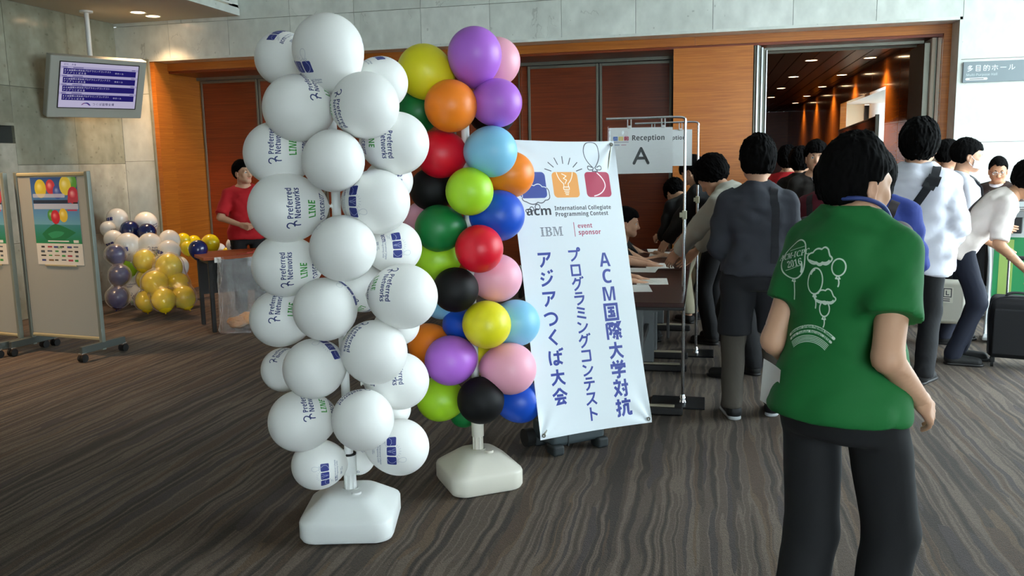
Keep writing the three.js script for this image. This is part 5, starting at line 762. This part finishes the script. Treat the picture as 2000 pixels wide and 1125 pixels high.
// the man in the green printed shirt
{
  const s0 = [-58, 246, 0.8], shirtTex = canvasTex(1024, 1024, (c, w, h) => {
    c.fillStyle = '#07672a'; c.fillRect(0, 0, w, h); c.strokeStyle = c.fillStyle = '#d6e4d4'; c.lineWidth = 8; c.lineCap = 'round'; c.lineJoin = 'round';
    c.translate(512 + (s0[0]), s0[1]); c.scale(s0[2] * 1.1, s0[2]); c.translate(-230, -190);
    const ball = (x, y, rx, ry, tail) => { c.beginPath(); c.ellipse(x, y, rx, ry, 0.12, 0, 7); c.stroke(); c.stroke(new Path2D('M' + (x - 4) + ' ' + (y + ry) + 'l-8 14h22l-8 -14M' + (x + 1) + ' ' + (y + ry + 14) + 'q10 ' + tail * 0.5 + ' 2 ' + tail)); };
    ball(90, 110, 84, 104, 96); c.lineWidth = 3; c.beginPath(); c.moveTo(40, 70); c.lineTo(150, 34); c.moveTo(44, 176); c.lineTo(160, 132); c.stroke();
    c.save(); c.translate(90, 100); c.rotate(-0.28); c.font = 'bold 44px serif'; c.textAlign = 'center'; c.fillText('ACM-ICPC', 0, 2); c.font = 'bold 50px serif'; c.fillText('2016', 6, 50); c.restore(); c.lineWidth = 12; c.beginPath(); c.moveTo(146, 172); c.quadraticCurveTo(158, 150, 154, 128); c.stroke(); c.lineWidth = 8;
    const cloud = (x, y, k) => { c.save(); c.translate(x, y); c.scale(k, k); c.stroke(new Path2D('M0 60Q-14 34 24 26Q36 0 70 8Q86 -12 108 8Q116 24 122 34Q146 44 124 62Q110 80 86 72Q70 88 52 74Q20 82 0 60Z')); c.lineWidth = 9; c.stroke(new Path2D('M8 62Q40 70 52 68Q70 80 84 66Q108 70 120 56')); c.restore(); };
    cloud(196, 34, 1.15); cloud(252, 246, 0.98); ball(252, 210, 48, 68, 60); ball(388, 128, 36, 44, 40); ball(316, 350, 32, 40, 40); c.lineWidth = 10; c.beginPath(); c.moveTo(222, 176); c.quadraticCurveTo(228, 158, 244, 152); c.stroke(); c.lineWidth = 8;
    for (const [r, lw] of [[240, 16], [214, 14], [192, 4], [184, 4], [176, 4], [168, 4], [160, 4]]) { c.lineWidth = lw; c.beginPath(); c.arc(250, 690, r, -2.35, -0.95); c.stroke(); }
    c.fillStyle = '#07672a'; c.font = 'bold 17px sans-serif'; c.textAlign = 'center'; for (const [txt, r] of [['International Collegiate Programming Contest', 234], ['Asia Tsukuba Regional 2016', 208]]) [...txt].forEach((ch, i) => { const a = -2.3 + (i + 0.5) * 1.3 / txt.length; c.save(); c.translate(250 + r * Math.cos(a), 690 + r * Math.sin(a)); c.rotate(a + Math.PI / 2); c.fillText(ch, 0, 0); c.restore(); });
  });
  const p = onFloor(1650, 600, 2.36);
  person(p, away(p, 30), 1.71, {
    cell: 0.0095, bodyCell: 0.012, head: [0.85, 0.95, 0.88], hair: 'neat', girth: [0.93, 1.12], shoulder: 0.132, lean: 0.04, bend: 0.08, neckX: 0.012, neckY: 0.415, neckZ: 0.02, headYaw: -0.42, headPitch: 0.08, seed: 1,
    handL: [0.165, 0.88, 0.12], handR: [-0.175, 0.895, 0.1], elbowR: [-0.12, 0, -1], elbowL: [0.1, 0, -1], shrug: -0.016, handKindR: 'relaxed', handKindL: 'grip', thumbR: [0.2, 0, 1], footL: [0.065, -0.08, 0.1], footR: [-0.085, 0.1, -0.2], kneeR: [-0.1, 0, 1], kneeL: [0.05, 0, 1],
    top: { name: 'shirt', mat: std('#ffffff', 0.8, { map: shirtTex }), print: true, sleeve: 0.62, ease: 0.016, sleeveEase: 0.031, hem: -0.085, fold: 0.007, flare: 0.03, neck: 0.478, vee: 0.3, lanyard: cloth('#2b3a78', 0.6) }, legs: { mat: black, ease: 0.018, ankle: 0.03 },
  }, 'person in a green shirt with white balloon print, walking away holding a paper');
  const hold = at(1521, 765, 2.38);
  const s = mesh('paper_sheet', new THREE.CylinderGeometry(0.3, 0.3, 0.13, 16, 1, true, 0, 0.3), std('#e6e4e0', 0.8, { side: THREE.DoubleSide })); s.geometry.translate(0, 0, -0.3).rotateZ(0.15); s.position.copy(hold); s.rotation.y = 1.9; tag(s, 'white folded sheet held low in the hand of the person in green', 'paper');
}
// the man in the grey hooded jacket
const crowd = [];
{
  const p = onFloor(1474, 600, 5.15);
  const P = person(p, away(p, -4), 1.68, { cell: 0.012, hair: 'fluffy', head: 1.06, headPitch: 0.06, seed: 2, handL: [0.13, 0.98, 0.24], handR: [-0.13, 0.99, 0.25], elbowL: [0.35, -0.1, -0.8], elbowR: [-0.35, -0.1, -0.8], footL: [0.13, -0.06, 0.2], footR: [-0.13, 0.04, -0.25],
    top: { name: 'hooded_jacket', mat: charcoal, sleeve: 1.98, ease: 0.036, hem: -0.035, hood: true, fold: 0.012, flare: 0.02, neck: 0.5 }, legs: { mat: greyTrousers, ease: 0.016, ankle: 0.07, over: { name: 'long_shorts', mat: cloth('#202126'), ease: 0.012, cut: 0.5 } }, shoe: cloth('#101114', 0.6), sole: std('#b9bbbd', 0.6) }, 'person in a dark grey hooded jacket and baggy trousers, standing with their back turned');
  const b = worn(P, 'shoulder_strap', 'dark strap of a shoulder bag over the back of the grey hooded jacket', 'strap'); mesh('webbing', strapOn(P, [[-0.09, 0.47, -0.2], [-0.1, 0.44, -0.8], [-0.115, 0.34, -1], [-0.115, 0.2, -1], [-0.11, 0.03, -1]], 0.045), cloth('#26272c'), b);
}
// people bending over the far side of the tables
{
  let p = onFloor(1436, 600, 6.1);
  const P = person(p, away(p, -62), 1.68, { hair: 'mop', lean: 0.42, bend: 0.2, headPitch: 0.75, seed: 3, hipZ: -0.12, handL: [0.12, 0.86, 0.44], handR: [-0.12, 0.86, 0.42], footL: [0.1, 0, 0.1], footR: [-0.1, -0.05, -0.1],
    top: { name: 'hooded_jacket', mat: cloth('#b5b1a4'), sleeve: 1.9, ease: 0.03, hem: -0.1, hood: true, fold: 0.01, neck: 0.5 }, legs: { mat: black, ease: 0.02 } }, 'person in a pale hooded top bending over the tables beside the grey jacket');
  const b = worn(P, 'black_backpack', 'black backpack on the person bending in the pale hooded top'); const o = P.tq(0, 0.22, -0.21); const m = mesh('pack', new RoundedBoxGeometry(0.32, 0.44, 0.17, 4, 0.06), black, b); m.position.copy(o); m.rotation.x = 0.46; for (const k of [-1, 1]) mesh('strap', strapOn(P, [[k * 0.1, 0.36, -1], [k * 0.11, 0.45, -0.3], [k * 0.11, 0.36, 0.9], [k * 0.12, 0.2, 1]], 0.05), black, b);
  p = onFloor(1392, 600, 7.25);
  person(p, away(p, -58), 1.68, { hair: 'short', lean: 0.3, bend: 0.25, headPitch: 0.8, seed: 4, eyes: true, hipZ: -0.08, handL: [0.14, 0.84, 0.4], handR: [-0.14, 0.84, 0.4], footL: [0.1, 0, 0.1], footR: [-0.1, 0.05, -0.1], top: { name: 'jacket', mat: black, sleeve: 1.95, ease: 0.03, hem: -0.14, collar: true, neck: 0.49 }, legs: { mat: black } }, 'person in a black jacket looking down behind the thin sign pole');
  p = onFloor(1350, 600, 8.25);
  person(p, away(p, -34), 1.66, { hair: 'fluffy', lean: 0.85, bend: 0.2, headPitch: 1.0, seed: 5, hipZ: -0.2, hipY: 0.9, handL: [0.14, 0.8, 0.42], handR: [-0.14, 0.8, 0.42], footL: [0.1, -0.05, 0.1], footR: [-0.1, 0.1, -0.1], top: { name: 'jacket', mat: black, sleeve: 1.95, ease: 0.03, hem: -0.06, fold: 0.01 }, legs: { mat: khaki, ease: 0.02, ankle: 0.1 } }, 'person with a bowed head and pale trousers, bending low over the far table');
}
// receptionists seated along the wall side of the tables
{
  const seat = (x, z, top, hair, label, hl, hr2, turn = Math.PI / 2, pitch = 0.35, lean = 0.16) => { const P = person([x, 0, z], turn, 1.66, { hair, seed: z, eyes: true, hipY: 0.5, hipZ: -0.12, lean, bend: 0.15, headPitch: pitch, handL: hl, handR: hr2, handKindL: 'flat', handKindR: 'flat', thumbL: [-1, 0, 0.3], thumbR: [1, 0, 0.3], bendL: [0.02, 0.03, -0.25], bendR: [-0.02, 0.03, -0.25], elbowL: [1, -0.4, -0.2], elbowR: [-1, -0.4, -0.2], footL: [0.1, 0.3, 0], footR: [-0.1, 0.3, 0], kneeL: [0.1, 1, 0.6], kneeR: [-0.1, 1, 0.6], top, legs: { mat: black } }, label);
    const c = thing('folding_chair', label.replace(/^person.*?,/, 'dark folding chair under the').replace(/ seated.*/, ' receptionist'), 'chair', [x - 0.12, 0, z]); mesh('seat', box(0.38, 0.03, 0.38, 0, 0.4, 0, 0.012), tableDark, c); mesh('backrest', box(0.025, 0.22, 0.4, -0.2, 0.74, 0, 0.01), tableDark, c); for (const k of [-1, 1]) mesh('side_frame', [rod(V(-0.2, 0.86, k * 0.2), V(0.18, 0.01, k * 0.2), 0.011), rod(V(-0.2, 0.01, k * 0.2), V(0.17, 0.4, k * 0.2), 0.011)], alu, c); return P; };
  seat(-0.8, -7.4, { name: 'jacket', mat: black, sleeve: 1.8, ease: 0.03, hem: -0.08, collar: true }, 'short', 'person with black jacket, farthest receptionist seated at the tables, face in profile', [0.1, 0.76, 0.42], [-0.06, 0.76, 0.46], Math.PI / 2, 0.15, 0.46);
  seat(-0.9, -6.75, { name: 'shirt', mat: cloth('#c8a898'), sleeve: 0.8, ease: 0.02, hem: -0.08 }, 'long', 'person with bare forearms on the table, middle receptionist seated behind the banner', [0.1, 0.76, 0.46], [-0.1, 0.76, 0.5], Math.PI / 2, 0.4);
  seat(-0.92, -5.85, { name: 'shirt', mat: redCloth, sleeve: 0.8, ease: 0.02, hem: -0.08 }, 'short', 'person hidden by the banner, nearest receptionist seated at the tables, fingers showing', [0.1, 0.76, 0.46], [-0.1, 0.76, 0.46], Math.PI / 2, 0.45);
}
// the tall man in the white shirt with a dark cross strap
{
  const p = onFloor(1780, 600, 5.85);
  const P = person(p, away(p, 6), 1.775, { cell: 0.012, hair: 'mop', head: 1.16, seed: 6, headYaw: 0.05, headPitch: 0.08, girth: [1.15, 1.1], neckY: 0.455, handL: [0.15, 1.0, 0.24], handR: [-0.2, 0.93, 0.2], elbowR: [-0.3, 0, -1], shoulder: 0.19, footL: [0.1, 0.1, 0.15], footR: [-0.1, 0, -0.3],
    top: { name: 'shirt', mat: whiteShirt, sleeve: 1.95, ease: 0.044, sleeveEase: 0.036, hem: -0.2, fold: 0.012, flare: 0.035, collar: true, neck: 0.49 }, legs: { mat: black, ease: 0.012 } }, 'tall person in a loose white shirt with a dark strap across the back');
  const b = worn(P, 'cross_strap', 'broad dark strap crossing the back of the white shirt'); mesh('strap', strapOn(P, [[-0.1, 0.5, 0.2], [-0.12, 0.46, -0.5], [-0.1, 0.38, -1], [-0.02, 0.26, -1], [0.08, 0.12, -1], [0.17, 0.0, -0.8]], 0.05, 0.008), strapMat, b); mesh('pad', strapOn(P, [[-0.125, 0.45, -0.7], [-0.11, 0.4, -1], [-0.085, 0.35, -1]], 0.075, 0.014), strapMat, b);
}
// the person in the blue jacket with a grey backpack
{
  const p = onFloor(1706, 600, 4.85);
  const P = person(p, away(p, 10), 1.6, { hair: 'long', seed: 7, headYaw: 0.2, handL: [0.14, 0.98, 0.24], handR: [-0.14, 0.98, 0.24], footL: [0.1, 0.05], footR: [-0.1, -0.05], top: { name: 'jacket', mat: cloth('#23357e'), sleeve: 1.95, ease: 0.04, hem: -0.14, collar: true, neck: 0.49, fold: 0.011 }, legs: { mat: jeans } }, 'long haired person in a blue jacket, mostly hidden behind the green shirt');
  const b = worn(P, 'grey_backpack', 'grey brown rounded backpack on the person in the blue jacket'); const o = P.tq(-0.06, 0.12, -0.24); const m = mesh('pack', new RoundedBoxGeometry(0.36, 0.48, 0.2, 5, 0.09), cloth('#4a4244'), b); m.position.copy(o); mesh('pocket', new RoundedBoxGeometry(0.28, 0.24, 0.06, 4, 0.028).translate(0, -0.08, -0.11), cloth('#3b3436'), m); mesh('zipper', tube([V(-0.14, -0.1, -0.104), V(-0.13, 0.14, -0.1), V(0, 0.2, -0.098), V(0.13, 0.14, -0.1), V(0.14, -0.1, -0.104)], 0.004, 40, 6), cloth('#6a6468'), m); for (const k of [-1, 1]) mesh('strap', strapOn(P, [[k * 0.1, 0.36, -1], [k * 0.11, 0.46, -0.3], [k * 0.11, 0.36, 0.9], [k * 0.12, 0.2, 1]], 0.05), cloth('#3b3436'), b);
}
// the masked person and the one just behind
{
  let p = onFloor(1866, 600, 7.05);
  const P = person(p, away(p, 78), 1.69, { hair: 'short', head: 1.02, seed: 8, eyes: true, headPitch: 0.18, handL: [0.14, 0.98, 0.26], handR: [-0.14, 0.98, 0.26], footL: [0.1, 0.05], footR: [-0.1, -0.05], top: { name: 'shirt', mat: whiteShirt, sleeve: 1.9, ease: 0.03, hem: -0.15, collar: true, neck: 0.485 }, legs: { mat: jeans } }, 'person in profile wearing a white face mask and a white shirt');
  const mk = nets((x, y, z) => { const d = headField(x, y, z) - 0.007; return Math.max(Math.abs(d) - 0.002, 0.048 - y + 0.1 * Math.abs(x), y - 0.118 + 0.25 * Math.abs(x) * 0.2, 0.035 - z); }, [-0.09, 0.03, 0], [0.09, 0.14, 0.14], 0.0035); const m = mesh('face_mask', mk, cloth('#eceef2'), P.root); m.applyMatrix4(P.hm); for (const k of [-1, 1]) { const lp = mesh('ear_loop', [tube([V(k * 0.062, 0.11, 0.05), V(k * 0.076, 0.128, 0.022), V(k * 0.084, 0.155, -0.008)], 0.0022, 16, 6), tube([V(k * 0.058, 0.062, 0.05), V(k * 0.074, 0.078, 0.016), V(k * 0.082, 0.1, -0.008)], 0.0022, 16, 6)], cloth('#eceef2'), m); }
  const b = worn(P, 'dark_backpack', 'dark backpack strap and pack on the masked person'); mesh('strap', strapOn(P, [[-0.11, 0.3, -1], [-0.12, 0.45, -0.3], [-0.11, 0.36, 0.9], [-0.12, 0.1, 1]], 0.05, 0.01), strapMat, b); const o = P.tq(0, 0.18, -0.2); const pk = mesh('pack', new RoundedBoxGeometry(0.3, 0.42, 0.15, 4, 0.06), strapMat, b); pk.position.copy(o);
  p = onFloor(1838, 600, 7.8);
  person(p, away(p, 60), 1.7, { hair: 'short', seed: 9, eyes: true, handL: [0.14, 0.98, 0.24], handR: [-0.14, 0.98, 0.24], footL: [0.1, 0.05], footR: [-0.1, -0.05], top: { name: 'shirt', mat: cloth('#d8b4ae'), sleeve: 1.9, ease: 0.03, hem: -0.15, collar: true, neck: 0.485 }, legs: { mat: black } }, 'person with a pale pink collar just behind the masked one');
}
// the bespectacled person by the bright wall
{
  const p = onFloor(1932, 600, 8.1);
  const P = person(p, away(p, 196), 1.54, { hair: 'trim', seed: 10, eyes: true, headPitch: 0.3, headYaw: 0.35, skin: 'mid', handL: [0.2, 0.84, 0.1], handR: [-0.16, 0.82, 0.14], handKindR: 'grip', footL: [0.1, 0.05], footR: [-0.1, 0.0], top: { name: 'knitted_vest', mat: brownVest, sleeve: 1.9, ease: 0.03, hem: -0.12, neck: 0.478, vee: 0.5 }, legs: { mat: black } }, 'person with glasses and a dark brown jumper looking down before the bright wall');
  mesh('shirt_collar', nets((x, y, z) => { const [X, Y, Z] = P.loc(x, y, z); return Math.max(Math.hypot(X, Z + 0.005) - 0.085 + 0.25 * (Y - 0.42), Y - 0.475 + 0.2 * Z, 0.36 - Y, -(Math.hypot(X, Z + 0.01) - 0.05)); }, [-0.15, 1.2, -0.2], [0.15, 1.5, 0.2], 0.009), whiteShirt, P.root);
  const g = mesh('glasses', [new THREE.TorusGeometry(0.019, 0.0022, 8, 28).scale(1.15, 0.85, 1).translate(0.031, 0.142, 0.1), new THREE.TorusGeometry(0.019, 0.0022, 8, 28).scale(1.15, 0.85, 1).translate(-0.031, 0.142, 0.1), rod(V(-0.01, 0.144, 0.1), V(0.01, 0.144, 0.1), 0.002, 8), rod(V(0.052, 0.145, 0.099), V(0.082, 0.14, 0.0), 0.002, 8), rod(V(-0.052, 0.145, 0.099), V(-0.082, 0.14, 0.0), 0.002, 8)], chrome, P.root); g.applyMatrix4(P.hm);
}
// the person bending down to a suitcase, and what stands around
{
  const p = onFloor(1884, 600, 6.35);
  const P = person(p, away(p, 82), 1.7, { cell: 0.012, hair: 'mop', seed: 11, lean: 0.72, bend: 0.18, headPitch: 0.75, hipZ: -0.06, hipY: 0.91, handL: [0.14, 0.86, 0.22], handR: [-0.22, 0.745, 0.33], handKindR: 'grip', handKindL: 'grip', elbowR: [-0.3, 0.1, -0.8], thumbR: [1, 0, 0.2], footL: [0.1, 0.05, 0], footR: [-0.1, -0.02, -0.1], eyes: true, bodyCell: 0.013, skin: 'mid',
    top: { name: 'shirt', mat: cloth('#ece0d8', 0.8), sleeve: 0.96, ease: 0.024, sleeveEase: 0.03, hem: -0.1, fold: 0.009 }, legs: { mat: jeans, ease: 0.008 } }, 'person in a cream shirt bending forward over the black suitcase');
  const b = worn(P, 'strap_bag', 'blue shoulder bag with a brown strap across the back of the cream shirt'); mesh('strap', strapOn(P, [[0.1, 0.46, -0.4], [0.07, 0.38, -1], [-0.06, 0.2, -1], [-0.15, 0.08, -0.6], [-0.17, 0.02, 0.1]], 0.032, 0.006), cloth('#3a2f30', 0.7), b); mesh('pouch', new RoundedBoxGeometry(0.1, 0.28, 0.34, 4, 0.04).translate(0.17, 0.83, -0.3), cloth('#173a5c', 0.7), b); mesh('piping', box(0.104, 0.006, 0.3, 0.17, 0.86, -0.3, 0.002), cloth('#b8a060'), b);
  // suitcase
  const sp = onPlane(1976, 716, 0), sc = thing('suitcase', 'black upright suitcase on castors with its chrome handle pulled out', 'suitcase', [sp.x + 0.02, 0, sp.z - 0.02], -0.32);
  mesh('shell', new RoundedBoxGeometry(0.36, 0.45, 0.24, 5, 0.05).translate(0, 0.295, 0), cloth('#0c0c10', 0.75), sc); mesh('front_pocket', new RoundedBoxGeometry(0.3, 0.34, 0.03, 3, 0.014).translate(0, 0.27, 0.122), cloth('#101014', 0.75), sc);
  mesh('piping', tube([V(-0.17, 0.1, 0.1), V(-0.17, 0.47, 0.1), V(-0.12, 0.515, 0.1), V(0.12, 0.515, 0.1), V(0.17, 0.47, 0.1), V(0.17, 0.1, 0.1)], 0.006, 60, 8), cloth('#1b1b20', 0.6), sc);
  for (const k of [-1, 1]) mesh('handle_tube', rod(V(k * 0.075, 0.5, -0.09), V(k * 0.075, 0.78, -0.09), 0.008, 12), chrome, sc); mesh('handle_grip', box(0.19, 0.032, 0.03, 0, 0.79, -0.09, 0.012), darkPlastic, sc); mesh('carry_handle', tube([V(-0.08, 0.515, 0.02), V(-0.06, 0.54, 0.02), V(0.06, 0.54, 0.02), V(0.08, 0.515, 0.02)], 0.01, 24, 8), darkPlastic, sc);
  for (const a of [-1, 1]) for (const c of [-1, 1]) mesh('castor', [cyl(0.026, 0.026, 0.02, 0, 0, 0, 18).rotateZ(Math.PI / 2).translate(a * 0.14, 0.027, c * 0.085), box(0.034, 0.04, 0.03, a * 0.14, 0.055, c * 0.085, 0.006)], blackRubber, sc);
  // dark hand bag hanging from the bespectacled person
  const hp = at(1956, 512, 7.6), hb = thing('hand_bag', 'black hand bag hanging at the side of the bespectacled person', 'bag', [hp.x, hp.y - 0.22, hp.z], -0.2); mesh('pouch', new RoundedBoxGeometry(0.26, 0.4, 0.12, 4, 0.03).translate(0, 0.2, 0), black, hb); for (const k of [-1, 1]) mesh('handle', tube([V(-0.08, 0.38, k * 0.04), V(-0.06, 0.5, k * 0.03), V(0.06, 0.5, k * 0.03), V(0.08, 0.38, k * 0.04)], 0.008, 24, 8), black, hb);
  // white shopping bag with a printed square sign
  const wp = at(1850, 636, 6.9), wb = thing('shopping_bag', 'white plastic shopping bag with a black square mark, hanging between the trousers', 'bag', [wp.x, wp.y, wp.z], -0.25);
  const bg = new RoundedBoxGeometry(0.26, 0.36, 0.1, 10, 0.04).translate(0, 0.2, 0), bp = bg.attributes.position; for (let i = 0; i < bp.count; i++) { const x = bp.getX(i), y = bp.getY(i); bp.setZ(i, bp.getZ(i) + 0.012 * noise3(x * 18, y * 9, 4)); bp.setX(i, x * (1.05 - 0.35 * Math.max(0, y - 0.2))); } bg.computeVertexNormals();
  mesh('pouch', bg, phy('#dedacb', 0.5, { transmission: 0.25 }), wb); const mk = canvasTex(128, 160, (c) => { c.fillStyle = '#dedacb'; c.fillRect(0, 0, 128, 160); c.strokeStyle = '#34363a'; c.lineWidth = 9; c.strokeRect(40, 14, 70, 84); c.stroke(new Path2D('M64 34V76H92M14 20H28M14 46H28M14 72H28M14 96H28M30 120H100M30 140H100')); }); mesh('printed_mark', new THREE.PlaneGeometry(0.1, 0.125).translate(-0.02, 0.26, 0.066), std('#ffffff', 0.6, { map: mk }), wb);
  for (const k of [-1, 1]) mesh('handle', tube([V(-0.08, 0.36, k * 0.02), V(-0.03, 0.5, 0), V(0.03, 0.5, 0), V(0.08, 0.36, k * 0.02)], 0.007, 24, 8), phy('#dedacb', 0.5), wb);
  // leaflet rack and poster at the edge of the picture
  const rp = onFloor(1992, 600, 7.0), rk = thing('leaflet_rack', 'white leaflet rack with grey tray, black box and green poster, cut by the picture edge', 'rack', rp, -0.35);
  mesh('panel', box(0.5, 0.9, 0.03, 0, 0.62, 0, 0.006), std('#dfe4e2', 0.5), rk); mesh('tray', [box(0.46, 0.012, 0.3, 0, 1.15, 0.05, 0.004).rotateX(0.08), box(0.46, 0.05, 0.01, 0, 1.07, 0.2, 0.003)], std('#9aa0a2', 0.4), rk); mesh('leaflet_pile', box(0.3, 0.03, 0.2, -0.04, 1.09, 0.06, 0.003), paper, rk); mesh('black_box', box(0.1, 0.14, 0.1, -0.07, 0.98, 0.07, 0.006), darkPlastic, rk); for (const k of [-1, 1]) mesh('curved_leg', tube([V(k * 0.24, 1.16, 0.12), V(k * 0.25, 1.0, 0.14), V(k * 0.23, 0.6, 0.06), V(k * 0.24, 0.03, 0.02)], 0.013, 40, 10), std('#e4e8e8', 0.35), rk);
  mesh('poster_face', box(0.42, 0.5, 0.004, 0, 0.62, 0.018), std('#2f9a5c', 0.5), rk); mesh('base_bar', box(0.5, 0.03, 0.36, 0, 0.04, 0, 0.01), std('#b9bdbc', 0.5), rk); mesh('pale_stripe', box(0.1, 0.46, 0.005, -0.12, 0.62, 0.0195), std('#a9c86a', 0.5), rk);
}
// people beyond, towards the doorway
{
  let p = onFloor(1584, 600, 7.6); person(p, away(p, 160), 1.7, { hair: 'fluffy', seed: 13, eyes: true, headYaw: -0.3, handL: [0.2, 0.86, 0.1], handR: [-0.2, 0.86, 0.1], footL: [0.1, 0.05], footR: [-0.1, 0.0], top: { name: 'jacket', mat: cloth('#1c1612'), sleeve: 1.95, ease: 0.03, hem: -0.12, neck: 0.478, vee: 0.6, open: whiteShirt }, legs: { mat: black } }, 'person facing the camera in a dark jacket over a pale shirt, by the doorway');
  p = onFloor(1556, 600, 8.4); person(p, away(p, 20), 1.66, { hair: 'mop', seed: 14, handL: [0.2, 0.86, 0.1], handR: [-0.2, 0.86, 0.1], footL: [0.1, 0.05], footR: [-0.1, 0.0], top: { name: 'jacket', mat: cloth('#14100f'), sleeve: 1.95, ease: 0.03, hem: -0.12, collar: true, neck: 0.49 }, legs: { mat: black } }, 'person with round dark hair and a black top, back turned, by the doorway');
  p = onFloor(1531, 600, 9.0); person(p, away(p, 10), 1.68, { hair: 'mop', seed: 15, handL: [0.2, 0.86, 0.1], handR: [-0.2, 0.86, 0.1], footL: [0.1, 0.05], footR: [-0.1, 0.0], top: { name: 'shirt', mat: redCloth, sleeve: 0.9, ease: 0.03, hem: -0.1 }, legs: { mat: black } }, 'person in a red shirt, back turned, farthest in by the doorway');
  p = onFloor(1606, 600, 6.5); const P = person(p, away(p, 15), 1.55, { hair: 'long', seed: 16, handL: [0.16, 0.96, 0.22], handR: [-0.16, 0.96, 0.22], footL: [0.1, 0.05], footR: [-0.1, 0.0], top: { name: 'jacket', mat: cloth('#5a0f20'), sleeve: 1.95, ease: 0.03, hem: -0.12, collar: true, neck: 0.49 }, legs: { mat: black } }, 'person in a maroon top behind the head of the person in green');
  const b = worn(P, 'dark_backpack', 'dark grey backpack on the person in the maroon top'); const o = P.tq(0, 0.1, -0.22); const m = mesh('pack', new RoundedBoxGeometry(0.32, 0.4, 0.18, 4, 0.07), cloth('#2a2426'), b); m.position.copy(o); for (const k of [-1, 1]) mesh('strap', strapOn(P, [[k * 0.1, 0.3, -1], [k * 0.11, 0.46, -0.3], [k * 0.11, 0.36, 0.9], [k * 0.12, 0.2, 1]], 0.05), cloth('#2a2426'), b);
  // the helper in red behind the white balloons
  p = onFloor(492, 600, 9.1); person(p, away(p, 170), 1.66, { hair: 'short', seed: 17, eyes: true, headYaw: 0.5, handL: [0.14, 1.02, 0.26], handR: [-0.1, 1.0, 0.26], elbowL: [0.9, 0, -0.5], elbowR: [-0.9, 0, -0.5], handKindL: 'grip', handKindR: 'grip', footL: [0.1, 0.05], footR: [-0.1, 0.0], top: { name: 'shirt', mat: redCloth, sleeve: 0.88, ease: 0.028, hem: -0.1, fold: 0.009 }, legs: { mat: black } }, 'person in a red shirt working at the table behind the white balloons');
}
// what the helper holds, and the brown partition standing in the hall
balloon(at(458, 441, 8.9), 0.045, V(0.1, -1, 0), mats.red, 'small limp red balloon in the hand of the person in the red shirt', null);
{
  const e = at(1713, 228, 11.2), pb = thing('partition_board', 'brown standing partition board in the hall, its end post towards the doorway', 'partition', [e.x, 0, e.z], -0.07), L = 8;
  mesh('panel', shiftUV(box(0.03, e.y - 0.12, L, 0, (e.y + 0.08) / 2, -L / 2)), std('#7a5a44', 0.6, { map: rep(woodLight, 1, 1) }), pb); mesh('end_post', box(0.05, e.y + 0.03, 0.05, 0, (e.y + 0.03) / 2, 0.02, 0.006), alu, pb); mesh('top_rail', box(0.04, 0.025, L, 0, e.y, -L / 2, 0.006), std('#4a382c', 0.5), pb); mesh('foot', box(0.5, 0.03, 0.06, 0, 0.015, 0, 0.006), darkPlastic, pb);
  const marks = []; for (let i = 0; i < 7; i++) marks.push(box(0.004, 0.1, 0.05, -0.017, e.y - 0.17, -0.35 - i * 0.17), box(0.004, 0.03, 0.09, -0.017, e.y - 0.15, -0.35 - i * 0.17)); mesh('faded_marks', marks, std('#4f3b2e', 0.7), pb);
}
scene.traverse((o) => { if (o.isLight) o.castShadow = true; });
renderer.render(scene, camera);
